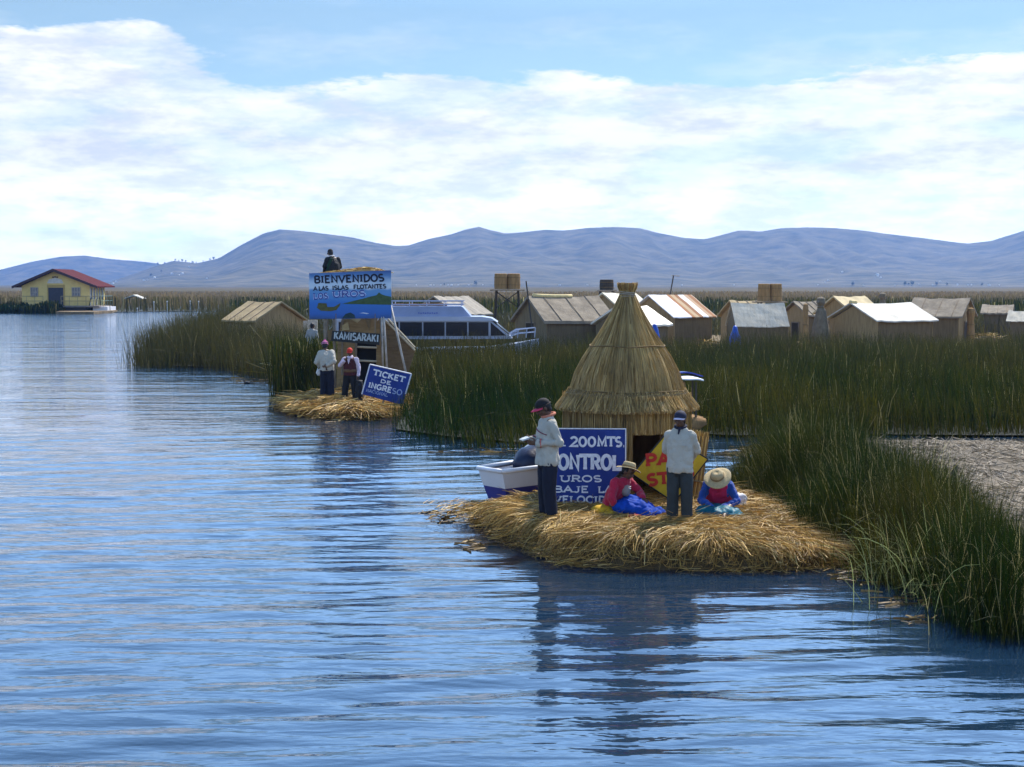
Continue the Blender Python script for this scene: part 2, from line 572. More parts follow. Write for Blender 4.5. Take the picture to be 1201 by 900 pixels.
def pxz(lst, z=0.0):
    return [tuple(onz(p[0], p[1], z)[:2]) for p in lst]
FIELD_FRONT = [(-16.9, 62.8)] + pxz([(200, 433), (262, 434), (318, 450), (348, 470)]) + [(-6.3, 43.6), (-3.75, 43.4), (-3.2, 40.5)] + pxz([(456, 513), (520, 522), (620, 531), (700, 528), (838, 519), (880, 521), (1000, 518), (1080, 520), (1215, 521)])
FIELD = FIELD_FRONT + [(24, 34), (44, 46), (46, 64), (18, 62), (8, 60.5), (1.5, 58.5), (-7, 58.5), (-9.5, 61), (-10, 68), (-12, 69), (-12.8, 80), (-14, 93), (-19.6, 93), (-19.2, 84), (-18.3, 74), (-17.6, 67)]
def build_field():
    n = 215000
    x, y = fill_poly(FIELD, n)
    keep = rng.random(len(x)) < np.clip(1.15 - (y - 33) / 60, .45, 1)
    keep &= vnoise(x, y, 1.1, 77) + rng.random(len(x)) * .9 > .42
    ed0 = edge_dist(x, y, FIELD_FRONT, closed=False)
    keep &= ed0 > 1.5 * np.clip(fbm(x, y, 2.4, 61, 3) - .36, 0, 1) * 2.2
    x, y = x[keep], y[keep]
    n = len(x)
    x = x + rng.normal(0, .22, n) * (1 + (rng.random(n) < .08) * 2); y = y + rng.normal(0, .3, n) * (1 + (rng.random(n) < .08) * 2)
    ed = edge_dist(x, y, FIELD_FRONT, closed=False)
    h = (1.0 + .85 * fbm(x, y, 3.2, 2) + .25 * (vnoise(x, y, 1.3, 9) - .5)) * (0.55 + .45 * np.clip(ed / 2.2, 0, 1)) * rng.uniform(.70, 1.06, n) * (1 + .22 * np.clip((y - 40) / 18, 0, 1)) * np.where((x < -5) & (x > -15) & (y > 46), 1.12, 1)
    h = np.where(x < -7, h * (1.02 + .35 * np.clip((y - 66) / 16, 0, 1)), h)
    S = 4
    pts = reed_pts(x, y, h, S, .14, .09)
    w = rng.uniform(.009, .019, n) * (0.75 + y / 90)
    cols = reed_cols(x, y, n, .013, .34)
    # brown flowering tops in the taller, drier parts
    far = np.clip((y - 40) / 22, 0, 1)[:, None]
    cols = cols * (1 - .45 * far) + np.array([.088, .070, .030]) * .45 * far * rng.uniform(.6, 1.4, (n, 1))
    o = strands('reed_bed', pts, w, cols, reed_mat)
    tag(o, 'dense dark green bed of totora reeds stretching between the two straw islands and the village', 'reeds', kind='stuff')
    bm = bmesh.new()
    bm.faces.new([bm.verts.new((p[0] * .985, p[1] + (1.5 if i < len(FIELD_FRONT) else 0), 0.045)) for i, p in enumerate(FIELD)])
    g = obj('marsh_bed', bm, mud_mat)
    tag(g, kind='structure')
build_field()

NEAR = pxz([(935, 648), (985, 664), (1030, 690), (1075, 722), (1105, 742), (1150, 752), (1215, 757)]) + [(6.6, 14.6), (6.6, 16.5), (6.5, 18.2)] + pxz([(1112, 606), (1055, 590), (1000, 566), (940, 560), (885, 562), (846, 590), (862, 603), (885, 612), (912, 632)])
NEAR_FRONT = NEAR[1:8]
def build_near():
    n = 52000
    x, y = fill_poly(NEAR, n)
    keep = vnoise(x, y, .7, 55) + rng.random(n) * .9 > .40
    keep &= edge_dist(x, y, NEAR_FRONT, False) > .9 * np.clip(fbm(x, y, .9, 61, 3) - .36, 0, 1) * 2
    x, y = x[keep], y[keep]
    n = len(x)
    x = x + rng.normal(0, .10, n) * (1 + (rng.random(n) < .1) * 2.5); y = y + rng.normal(0, .14, n) * (1 + (rng.random(n) < .1) * 2.5)
    ed = edge_dist(x, y, NEAR, True)
    h = (0.72 + .95 * fbm(x, y, 1.9, 6)) * (1.0 + .10 * np.clip(x - 3.0, 0, 2.2)) * (.45 + .55 * np.clip(ed / 1.0, 0, 1)) * rng.uniform(.6, 1.15, n)
    h *= np.where(x < 3.6, 1.12, 1.0) * (.8 + .42 * vnoise(x, y, .45, 91)) * np.where(rng.random(n) < .05, 1.22, 1)
    pts = reed_pts(x, y, h, 6, .17, .14)
    w = rng.uniform(.0045, .010, n)
    cols = reed_cols(x, y, n, .045, .42)
    o = strands('reed_clump', pts, w, cols, reed_mat)
    tag(o, 'tall green reeds growing at the water edge on the right, beside the front straw island', 'reeds', kind='stuff')
    # pale broken stems bleached at the water edge
    k = 260
    c0 = onz(1035, 672); c1 = onz(1090, 715)
    f = rng.random(k)
    bx_ = c0.x + (c1.x - c0.x) * f + rng.normal(.25, .35, k); by_ = c0.y + (c1.y - c0.y) * f + rng.normal(.3, .35, k)
    hp = rng.uniform(.4, 1.15, k)
    pp = reed_pts(bx_, by_, hp, 7, .30, .50)
    q = strands('bleached_reeds', pp, rng.uniform(.005, .010, k), np.array([.30, .33, .12]) * rng.uniform(.5, 1.5, (k, 1)), reed_mat)
    tag(q, 'pale bent and broken reed stems at the front edge of the right reed clump', 'reeds', kind='stuff')
    # a few stems standing out in the water before it, and reeds at the island's flank
    bm = bmesh.new()
    bm.faces.new([bm.verts.new((p[0] * 1.03 + .25, p[1] + .3, 0.03)) for p in NEAR])
    g = obj('shore_mud', bm, mud_mat)
    tag(g, kind='structure')
build_near()

# flat of rotting reed on the right, behind the near clump
FLAT = pxz([(925, 516), (858, 545), (872, 580), (960, 600), (1105, 620), (1140, 680)], .12) + [(6.4, 15), (16, 15), (24, 33)] + pxz([(1225, 516), (1080, 516)], .12)
def build_flat():
    def flat_z(x, y): return -.05 + np.clip(edge_dist(x, y, FLAT) / .5, 0, 1) * (.12 + .20 * fbm(x, y, 1.1, 71, 4) ** 1.3)
    flat_mat = mat('rotten_reed_ground', (0.055, 0.041, 0.025), .9, 0, 2.0, 1.0, 14, col2=(0.165, 0.128, 0.082))
    xs = np.arange(min(p[0] for p in FLAT), max(p[0] for p in FLAT), .11); ys = np.arange(min(p[1] for p in FLAT), max(p[1] for p in FLAT), .11)
    X, Y = np.meshgrid(xs, ys)
    Z = np.where(inpoly(X.ravel(), Y.ravel(), FLAT), flat_z(X.ravel(), Y.ravel()), -.3)
    V = np.stack([X.ravel(), Y.ravel(), Z], 1)
    nx = len(xs)
    i = (np.arange(len(ys) - 1)[:, None] * nx + np.arange(nx - 1)[None, :]).ravel()
    Q = np.stack([i, i + 1, i + nx + 1, i + nx], 1)
    Q = Q[Z[Q].max(1) > -.29]
    tag(fast_mesh('reed_ground', V, Q, None, flat_mat, smooth=True), kind='structure')
    n = 26000
    x, y = fill_poly(FLAT, n)
    x = x + rng.normal(0, .25, n); y = y + rng.normal(0, .3, n)
    a = rng.uniform(0, np.pi, n)
    L = rng.uniform(.08, .42, n)
    t = np.linspace(-.5, .5, 4)[None, :]
    z = (flat_z(x, y) + .006 + rng.uniform(0, .05, n))[:, None] + rng.uniform(-.01, .10, n)[:, None] * t
    pts = np.stack([x[:, None] + np.cos(a)[:, None] * L[:, None] * t, y[:, None] + np.sin(a)[:, None] * L[:, None] * t, z + 0 * t], 2)
    c = np.array([.18, .137, .085]) * rng.uniform(.25, 1.6, (n, 1))
    o = strands('reed_litter', pts, rng.uniform(.006, .016, n), c, straw_mat, taper=.3)
    tag(o, 'greyish brown litter of dead reeds lying on the flat ground at right', 'reed litter', kind='stuff')
build_flat()

# far reed plain beyond the open water
def build_far():
    poly = pxz([(-260, 366), (20, 366), (130, 367), (190, 366), (262, 365)]) + [(-28, 150), (40, 118), (110, 118), (170, 200), (240, 430), (-250, 430)]
    n = 80000
    x, y = fill_poly(poly, n)
    keep = rng.random(n) < np.clip(1.25 - (y - 180) / 300, .3, 1)
    x, y = x[keep], y[keep]
    n = len(x)
    h = (1.75 + .5 * fbm(x, y, 24, 15)) * rng.uniform(.8, 1.1, n)
    pts = reed_pts(x, y, h, 3, .05, .03)
    w = rng.uniform(.06, .17, n) * (.6 + y / 300)
    c = reed_cols(x, y, n, .02, .55, 1.0)
    k = np.clip((y - 186) / 70, 0, 1)[:, None]
    c = c * (1 - .8 * k) + np.array([.27, .185, .09]) * .8 * k * rng.uniform(.7, 1.3, (n, 1))
    o = strands('far_reeds', pts, w, c, reed_mat, taper=.5)
    tag(o, 'brown and green belt of reeds along the far shore below the hills', 'reeds', kind='stuff')
    bm = bmesh.new()
    bm.faces.new([bm.verts.new((p[0], p[1], 0.06)) for p in poly])
    tag(obj('far_marsh', bm, mud_mat), kind='structure')
    xs = np.linspace(-1500, 1500, 160); ys = np.concatenate([np.linspace(428, 900, 50), np.linspace(920, 2080, 50)])
    X, Y = np.meshgrid(xs, ys)
    Z = 1.75 + .8 * (fbm(X, Y, 60, 3) - .5) + .5 * (fbm(X, Y, 9, 5, 2) - .5)
    Z[0, :] = -.3
    V = np.stack([X.ravel(), Y.ravel(), Z.ravel()], 1)
    nx = len(xs)
    i = (np.arange(len(ys) - 1)[:, None] * nx + np.arange(nx - 1)[None, :]).ravel()
    Q = np.stack([i, i + 1, i + nx + 1, i + nx], 1)
    pm = mat('reed_plain_top', (0.045, 0.043, 0.022), .95, 0, .05, 1.0, 2.0, col2=(0.10, .075, .042), spec=.1)
    tag(fast_mesh('reed_plain', V, Q, None, pm), 'flat brown plain of reeds reaching to the foot of the hills', 'reeds', kind='stuff')
build_far()

# reeds growing behind and between the village's huts
def build_back():
    poly = [(-21, 100), (-9, 92), (20, 92), (46, 72), (80, 78), (110, 117), (38, 117), (-24, 117)]
    x, y = fill_poly(poly, 26000)
    x2, y2 = fill_poly([(-9, 63), (2, 63), (3, 92), (-8.5, 92)], 5000)
    x = np.concatenate([x, x2]); y = np.concatenate([y, y2]); n = len(x)
    h = (1.35 + .6 * fbm(x, y, 6, 41)) * rng.uniform(.75, 1.15, n)
    h[-5000:] *= .75
    c = reed_cols(x, y, n, .02, .5) * .55 + np.array([.10, .08, .045]) * .45 * rng.uniform(.6, 1.3, (n, 1))
    x3, y3 = fill_poly([(-7.8, 45.2), (-5.6, 45.2), (-5.4, 50.3), (-7.9, 50.3)], 1500)
    x = np.concatenate([x, x3]); y = np.concatenate([y, y3]); h = np.concatenate([h, rng.uniform(1.5, 2.05, 1500)]); c = np.concatenate([c, reed_cols(x3, y3, 1500, .02, .3)]); n = len(x)
    o = strands('village_reeds', reed_pts(x, y, h, 3, .1, .06), np.where(y < 55, .025, rng.uniform(.03, .08, n)), c, reed_mat, taper=.5)
    tag(o, 'brownish reeds growing behind the huts of the village', 'reeds', kind='stuff')
build_back()
# ---------------------------------------------------------------- straw islands
STRAW_L = np.array([.64, .40, .10])
STRAW_D = np.array([.27, .15, .038])
def straw_cols(n, lo=.55, hi=1.3, pale=.12, dark=.25):
    k = rng.random((n, 1))
    c = STRAW_D * (1 - k) + STRAW_L * k
    c = c * rng.uniform(lo, hi, (n, 1))
    p = rng.random(n) < pale
    c[p] = np.array([.70, .51, .20]) * rng.uniform(.8, 1.15, (p.sum(), 1))
    d = rng.random(n) < dark
    c[d] *= .45
    return c
def island(poly, top, ramp, label, n_top, n_edge, Lrange, wr, seed, low_pts=(), mound=.10, group=None, inset_mat=.06):
    """raft of cut reeds: a lumpy mat under thousands of straws that hang over its rim"""
    cx = sum(p[0] for p in poly) / len(poly); cy = sum(p[1] for p in poly) / len(poly)
    root = empty('straw_island', (cx, cy, 0), label, 'island', group=group)
    def height(x, y):
        ins = inpoly(x, y, poly)
        d = edge_dist(x, y, poly) * np.where(ins, 1, -1)
        d = d + .22 * (fbm(x, y, .8, seed) - .5)
        z = top * np.clip((d - inset_mat) / ramp, 0, 1) ** .4
        z = z + mound * (fbm(x, y, .9, seed + 3) - .5) * np.clip(d / ramp, 0, 1)
        for (px_, py_, r_, s_) in low_pts:
            z = z * (1 - s_ * np.exp(-((x - px_) ** 2 + (y - py_) ** 2) / (r_ * r_)))
        return np.where(d < -.05, -.1, z)
    xs = np.arange(min(p[0] for p in poly) - .2, max(p[0] for p in poly) + .2, .055)
    ys = np.arange(min(p[1] for p in poly) - .2, max(p[1] for p in poly) + .2, .055)
    X, Y = np.meshgrid(xs, ys)
    Z = height(X.ravel(), Y.ravel()) - .02
    V = np.stack([X.ravel() - cx, Y.ravel() - cy, Z], 1)
    nx = len(xs)
    i = (np.arange(len(ys) - 1)[:, None] * nx + np.arange(nx - 1)[None, :]).ravel()
    Q = np.stack([i, i + 1, i + nx + 1, i + nx], 1)
    zz = Z[Q].max(1)
    Q = Q[zz > -.1]
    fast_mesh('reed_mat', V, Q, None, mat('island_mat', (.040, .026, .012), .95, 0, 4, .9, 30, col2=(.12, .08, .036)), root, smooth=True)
    arr = []
    # straws lying every way on the top
    x, y = fill_poly(poly, n_top)
    a = (fbm(x, y, 1.1, seed + 8) - .5) * 9 + rng.normal(0, .7, n_top)
    L = rng.uniform(*Lrange, n_top)
    t = np.linspace(-.5, .5, 4)[None, :]
    px_ = x[:, None] + np.cos(a)[:, None] * L[:, None] * t
    py_ = y[:, None] + np.sin(a)[:, None] * L[:, None] * t
    tilt = rng.normal(0, .07, n_top)[:, None] + (rng.random(n_top) < .04)[:, None] * rng.normal(0, .16, (n_top, 1))
    pz = height(px_.ravel(), py_.ravel()).reshape(px_.shape)
    pz = np.maximum(pz, pz.mean(1, keepdims=True) - .04) + rng.uniform(0, .045, n_top)[:, None] + np.abs(tilt) * L[:, None] * (t + .5)
    arr.append(strand_arrays(np.stack([px_ - cx, py_ - cy, pz], 2), rng.uniform(*wr, n_top), straw_cols(n_top), .5))
    # straws combed outward over the rim
    peri = []
    m = len(poly)
    for j in range(m):
        p0 = np.array(poly[j]); p1 = np.array(poly[(j + 1) % m])
        peri.append((p0, p1, np.hypot(*(p1 - p0))))
    tot = sum(p[2] for p in peri)
    for (p0, p1, ln) in peri:
        k = int(n_edge * ln / tot)
        if k < 1: continue
        s = rng.random(k)
        e = p0 + (p1 - p0) * s[:, None]
        nrm = np.array([(p1 - p0)[1], -(p1 - p0)[0]]) / (ln + 1e-9)
        mid = (p0 + p1) / 2
        if inpoly(np.array([mid[0] + nrm[0] * .05]), np.array([mid[1] + nrm[1] * .05]), poly)[0]: nrm = -nrm
        inset = np.abs(rng.normal(0, .34, k)) + .10
        st = e - nrm * inset[:, None]
        clump = (fbm(e[:, 0] * 1.0, e[:, 1], .55, seed + 17, 2) - .5) * 4.6
        ang = math.atan2(nrm[1], nrm[0]) + clump * .62 + rng.normal(0, .28, k)
        L = rng.uniform(Lrange[0] * .9, Lrange[1] * 1.05, k)
        t = np.linspace(0, 1, 6)[None, :]
        hx = st[:, 0][:, None] + np.cos(ang)[:, None] * L[:, None] * t * .82
        hy = st[:, 1][:, None] + np.sin(ang)[:, None] * L[:, None] * t * .82
        g = height(hx.ravel(), hy.ravel()).reshape(hx.shape)
        z0 = height(st[:, 0], st[:, 1])[:, None] + rng.uniform(.0, .07, k)[:, None]
        droop = np.where(rng.random(k) < .72, np.abs(rng.normal(.20, .12, k)), np.abs(rng.normal(.62, .2, k)))[:, None]
        z0 = np.maximum(z0, top * np.where(rng.random(k) < .82, rng.uniform(.85, 1.1, k), rng.uniform(.3, .8, k))[:, None] * (height(st[:, 0] - nrm[0] * .3, st[:, 1] - nrm[1] * .3)[:, None] / top))
        z = z0 + L[:, None] * (rng.normal(.05, .09, k)[:, None] * t - droop * t ** 2.4)
        z = np.maximum(z, g + .012)
        z = np.maximum(z, np.where(rng.random(k) < .14, -.06, rng.uniform(.08, .30, k) * min(1, top / .4))[:, None])
        arr.append(strand_arrays(np.stack([hx - cx, hy - cy, z], 2), rng.uniform(*wr, k), straw_cols(k, pale=.16), .55))
    V, Q, C = join_arrays(arr)
    o = fast_mesh('loose_straw', V, Q, C, straw_mat, root)
    o['kind'] = 'stuff'
    return root, height

ISL1 = pxz([(545, 606), (566, 622), (600, 640), (632, 654), (662, 664), (710, 668), (760, 669), (810, 671), (860, 672), (915, 671), (960, 669), (988, 664)]) + [(4.25, 18.7), (3.95, 19.6), (3.9, 20.9), (3.5, 22.4), (2.7, 23.0), (1.9, 23.0), (1.1, 22.6), (.55, 21.9), (-.15, 21.35), (-0.60, 21.75)]
i1, h1 = island(ISL1, .43, .20, 'large floating island of golden cut reeds carrying the cone hut and four people', 17000, 10500, (.20, .52), (.0045, .011), 3, low_pts=[(4.3, 18.0, .9, .62), (-.5, 21.6, .8, .30)], inset_mat=.12)
ISL2 = pxz([(334, 481), (345, 487), (372, 491), (405, 493), (440, 493), (458, 489)]) + [(-3.3, 40.4), (-3.3, 42.6), (-4.6, 43.6), (-6.0, 43.3), (-6.7, 41.6)]
i2, h2 = island(ISL2, .40, .7, 'small straw island under the welcome billboard and lookout tower, farther away', 5000, 3200, (.3, .9), (.014, .026), 5, low_pts=[(-3.5, 39.8, 1.0, .55)])
def g1(x, y): return float(h1(np.array([x]), np.array([y]))[0])
def g2(x, y): return float(h2(np.array([x]), np.array([y]))[0])

# litter of loose straws drifting on the water by the islands
def drift():
    pts = []
    for (px, py, sx, sy, k) in ((520, 606, 16, 9, 60), (560, 640, 18, 6, 34), (1010, 676, 40, 8, 60), (1060, 705, 40, 8, 26), (1080, 728, 30, 4, 20), (1000, 664, 22, 4, 60), (880, 527, 22, 5, 60), (860, 534, 20, 4, 60), (300, 446, 50, 4, 40), (400, 494, 60, 3, 20), (560, 530, 70, 3, 30)):
        for _ in range(k):
            p = onz(px + random.gauss(0, sx * .55), py + random.gauss(0, sy * .5))
            a = random.gauss(0.0, .7); L = random.uniform(.05, .32) * (1 if p.y < 30 else 2)
            d = Vector((math.cos(a), math.sin(a), 0)) * L / 2
            pts.append([p - d + Vector((0, 0, .012)), p + Vector((0, 0, .02)), p + d + Vector((0, 0, .016))])
    P = np.array([[list(q) for q in s] for s in pts])
    n = len(P)
    o = strands('drifting_straw', P, rng.uniform(.012, .03, n), straw_cols(n, .2, .6, 0), straw_mat, taper=.3)
    tag(o, 'loose bits of straw drifting on the water around the islands', 'straw', kind='stuff')
drift()

# ---------------------------------------------------------------- cone shaped reed hut
HUT = Vector((at(735, 500, 21.7).x, 21.7, .42))
def build_hut():
    root = empty('cone_hut', HUT, 'tall cone shaped reed hut with a tied top knot on the large straw island', 'hut')
    cz = HUT.z
    def zz(py, d=21.7): return at(735, py, d).z - cz
    k = 21.7 / 1668.0
    prof = [(88 / 2 * k * 1.02, 0)]
    ROOF = [(66 * k, zz(461, 20.85)), (60 * k, zz(440, 20.95)), (50 * k, zz(420, 21.05)), (40 * k, zz(405, 21.2)), (30 * k, zz(389, 21.3)), (20.5 * k, zz(372, 21.45)), (12.5 * k, zz(358, 21.55)), (8.2 * k, zz(349, 21.6)), (8.0 * k, zz(345, 21.65))]
    zr = np.array([p[1] for p in ROOF]); rr = np.array([p[0] for p in ROOF])
    under = mat('thatch_core', (.20, .14, .065), .95, .3, 6, .6, 40, stretch=(1, 1, .15))
    bm = bmesh.new()
    lathe(bm, [(r - .03, z) for r, z in ROOF], 64)
    roof = obj('roof', bm, under, root, smooth=True)
    def thatch(name, n, zlo, zhi, rfun, parent, lift, L, wr, splay=0.0, lo=.6, hi=1.2, phi=None, jitter=.03):
        ph = rng.uniform(0, 2 * np.pi, n) if phi is None else rng.uniform(phi[0], phi[1], n)
        z1 = rng.uniform(zlo, zhi, n)
        z2 = np.maximum(z1 - rng.uniform(L[0], L[1], n), zlo - rng.uniform(0, .05, n))
        t = np.linspace(0, 1, 5)[None, :]
        Z = z1[:, None] + (z2 - z1)[:, None] * t
        Rr = rfun(Z) + rng.uniform(0, lift, n)[:, None] + splay * t
        P = ph[:, None] + rng.normal(0, jitter, n)[:, None] * t
        pts = np.stack([Rr * np.cos(P), Rr * np.sin(P), Z], 2)
        band = .75 + .5 * vnoise(ph * 3, z1 * .2, .5, 5)[:, None]
        c = (straw_cols(n, lo, hi, .05, .10) * .55 + np.array([.47, .345, .165]) * .45 * rng.uniform(lo, hi, (n, 1))) * band
        return strands(name, pts, rng.uniform(*wr, n), c, straw_mat, parent, taper=.25)
    rf = lambda Z: np.interp(Z, zr, rr)
    # straws run from tip to eave, so sample them evenly along the slope
    thatch('roof_thatch', 7000, zr[0], zr[-1], rf, roof, .022, (.6, 1.6), (.005, .011), jitter=.018)
    thatch('roof_thatch', 4200, zr[0], zr[0] + .8, rf, roof, .024, (.3, .9), (.005, .011), jitter=.018)
    for (py, d) in ((407, 21.15), (461, 20.84)):
        z = zz(py, d); r = float(np.interp(z, zr, rr)) + .035
        bm = bmesh.new()
        tube(bm, [(r * math.cos(a), r * math.sin(a), z + .008 * math.sin(5 * a)) for a in np.linspace(0, 2 * math.pi, 60)], .009, 5, cap=False)
        obj('tie_rope', bm, mat('straw_rope', (.17, .115, .05), .9, .3, 20), roof, smooth=True)
    # eave skirt that flares out
    zt = zz(461, 20.85); zb = zz(482, 20.75)
    sk = lambda Z: np.interp(Z, [zb, zt], [82 * k, 67 * k])
    bm = bmesh.new()
    lathe(bm, [(66 * k, zt + .01), (79 * k, zb + .04), (70 * k, zb + .03)], 64)
    skirt = obj('eave_skirt', bm, under, root, smooth=True)
    thatch('skirt_thatch', 4200, zb, zt + .03, sk, skirt, .03, (.22, .34), (.006, .013), splay=.01, jitter=.05, lo=.5, hi=1.35)
    # round wall with the doorway left open (towards the camera, right of the middle)
    dl, dr = R(-89), R(-60)
    wallr = 74 * k
    ztop = zt - .03
    zd = zz(507, 20.75)
    bm = bmesh.new()
    lathe(bm, [(wallr - .03, -.1), (wallr - .03, ztop)], 60, phi0=dr, phi1=dl + 2 * math.pi)
    lathe(bm, [(wallr - .03, zd), (wallr - .03, ztop)], 6, phi0=dl, phi1=dr)
    lathe(bm, [(wallr - .10, -.1), (wallr - .10, ztop)], 60, phi0=dr, phi1=dl + 2 * math.pi)
    lathe(bm, [(wallr - .10, zd), (wallr - .10, ztop)], 6, phi0=dl, phi1=dr)
    wall = obj('wall', bm, under, root)
    wf = lambda Z: np.full_like(Z, wallr)
    thatch('wall_thatch', 6500, 0.0, ztop, wf, wall, .022, (.6, 1.4), (.006, .012), phi=(dr + .01, dl + 2 * math.pi - .01), jitter=.012, lo=.45, hi=1.05)
    thatch('wall_thatch', 900, zd, ztop, wf, wall, .03, (.3, .6), (.008, .015), phi=(dl, dr), jitter=.012, lo=.45, hi=1.05)
    # bundle leaning against the right flank
    bm = bmesh.new()
    # top knot: a flared sheaf bound with rope
    z0 = zz(352, 21.6); z1 = zz(343, 21.6); z2 = zz(330.5, 21.6)
    kr = lambda Z: np.interp(Z, [z0, z1, z1 + (z2 - z1) * .45, z2], [8.0 * k, 7.6 * k, 10.8 * k, 12.0 * k])
    bm = bmesh.new()
    rows = lathe(bm, [(7.2 * k, z0), (6.8 * k, z1), (9.9 * k, z1 + (z2 - z1) * .45), (11 * k, z2 - .02), (3 * k, z2 - .05)], 32)
    bm.faces.new(rows[-1])
    knot = obj('top_knot', bm, mat('knot_core', (.26, .14, .05), .95, .3, 9, .5, 40), root, smooth=True)
    thatch('knot_thatch', 420, z0, z2, kr, knot, .012, (.2, .3), (.006, .013), lo=.7, hi=1.25)
    bm = bmesh.new()
    for q in range(6):
        z = z0 - .06 + q * .035
        r = float(np.interp(z, [z0 - .1, z0, z1, z1 + .1], [10.2 * k, 8.6 * k, 8.1 * k, 9.6 * k])) + .012
        tube(bm, [(r * math.cos(a), r * math.sin(a), z + .012 * math.sin(a + q)) for a in np.linspace(0, 2 * math.pi, 28)], .009, 5, cap=False)
    obj('rope_binding', bm, mat('grey_rope', (.34, .29, .22), .9, .2, 20), knot, smooth=True)
build_hut()

def sheaf(name, p0, p1, r0, r1, n, label, wr=(.008, .016), cat='reed bundle'):
    """tied bundle of straws from p0 to p1"""
    p0 = Vector(p0); p1 = Vector(p1)
    root = empty(name, p0, label, cat)
    ax = (p1 - p0); L = ax.length; ax.normalize()
    s = ax.orthogonal().normalized(); b = ax.cross(s)
    a = rng.uniform(0, 2 * np.pi, n); q = np.sqrt(rng.random(n))
    t = np.linspace(0, 1, 5)[None, :]
    rad = (r0 + (r1 - r0) * t) * q[:, None]
    st = rng.uniform(0, .12, n)[:, None]; en = rng.uniform(.88, 1.04, n)[:, None]
    tt = st + (en - st) * t
    S = np.array(s); B = np.array(b); A = np.array(ax)
    pts = A * (tt * L)[..., None] + S * (rad * np.cos(a)[:, None])[..., None] + B * (rad * np.sin(a)[:, None])[..., None]
    strands('straw', pts, rng.uniform(*wr, n), straw_cols(n), straw_mat, root, taper=.3)
    bm = bmesh.new()
    tube(bm, [Vector((0, 0, 0)) + ax * L * .04, ax * L * .5, ax * L * .95], [r0 * .85, (r0 + r1) * .42, r1 * .8], 10)
    obj('core', bm, mat('thatch_core', (.20, .14, .065)), root)
    bm = bmesh.new()
    rm = r0 + (r1 - r0) * .3 + .01
    tube(bm, [ax * L * .3 + (s * math.cos(q_) + b * math.sin(q_)) * rm for q_ in np.linspace(0, 2 * math.pi, 20)], .012, 5, cap=False)
    obj('binding', bm, mat('straw_rope', (.17, .115, .05)), root)
    return root
pb = at(812, 590, 20.9); pt = at(822, 508, 21.0)
sheaf('reed_bundle', (pb.x - .05, 20.9, g1(pb.x, 20.9) - .03), pt, .17, .13, 380, 'thick bundle of cut reeds standing against the right side of the cone hut')

# tarp roofed reed boat tucked behind the hut
def tarp_boat():
    c = at(802, 470, 33.2)
    root = empty('reed_boat', (c.x, 33.2, 0), 'small reed boat under a blue and white tarp, half hidden behind the cone hut', 'boat')
    bm = bmesh.new()
    prof = [(-1.9, .5, .05), (-1.3, .38, .25), (-.5, .34, .33), (.1, .36, .25), (.5, .44, .07)]
    for s in (-1, 1):
        tube(bm, [(x, s * .22, z) for x, z, r in prof], [r for x, z, r in prof], 12)
    obj('hull', bm, mat('reed_hull', (.25, .14, .055), .9, .3, 5, .5, 30, stretch=(.4, 1, 1)), root, smooth=True)
    bm = bmesh.new()
    bx(bm, (-.30, 0, .78), (.66, .5, 1.2), None, .12)
    obj('cabin', bm, mat('reed_hull', (.25, .14, .055)), root)
    def sheet(name, x0, x1, y0, y1, zf, m, th=.03):
        bm = bmesh.new()
        n = 14
        rows = []
        for i in range(n + 1):
            x = x0 + (x1 - x0) * i / n
            rows.append([bm.verts.new((x, y, zf(x, y))) for y in np.linspace(y0, y1, 6)])
        for i in range(n):
            for j in range(5): bm.faces.new((rows[i][j], rows[i + 1][j], rows[i + 1][j + 1], rows[i][j + 1]))
        r = bmesh.ops.extrude_face_region(bm, geom=list(bm.faces))
        for v in r['geom']:
            if isinstance(v, bmesh.types.BMVert): v.co.z -= th
        obj(name, bm, m, root, smooth=False)
    zt = at(806, 440, 33.2).z
    f = lambda x, y: zt - .02 - .15 * max(0, x + .1) ** 1.3 - .16 * (abs(y) / .6) ** 2 * .4 + .02 * math.sin(9 * x + 4 * y)
    sheet('white_tarp', -.7, .42, -.34, .1, f, mat('white_plastic', (.75, .75, .77), .4, .1, 4, .3, 12))
    sheet('blue_tarp', -.7, .46, .08, .45, lambda x, y: f(x, y) + .09, mat('blue_plastic', (.02, .04, .26), .35, .2, 4, .4, 12))
    for x in (-.5, .25):
        for y in (-.28, .40):
            bm = bmesh.new()
            tube(bm, [(x, y, .4), (x, y, zt - .14)], .025, 6)
            obj('roof_post', bm, mat('grey_wood', (.07, .058, .045), .9, .3, 6, .6, 30), root)
tarp_boat()

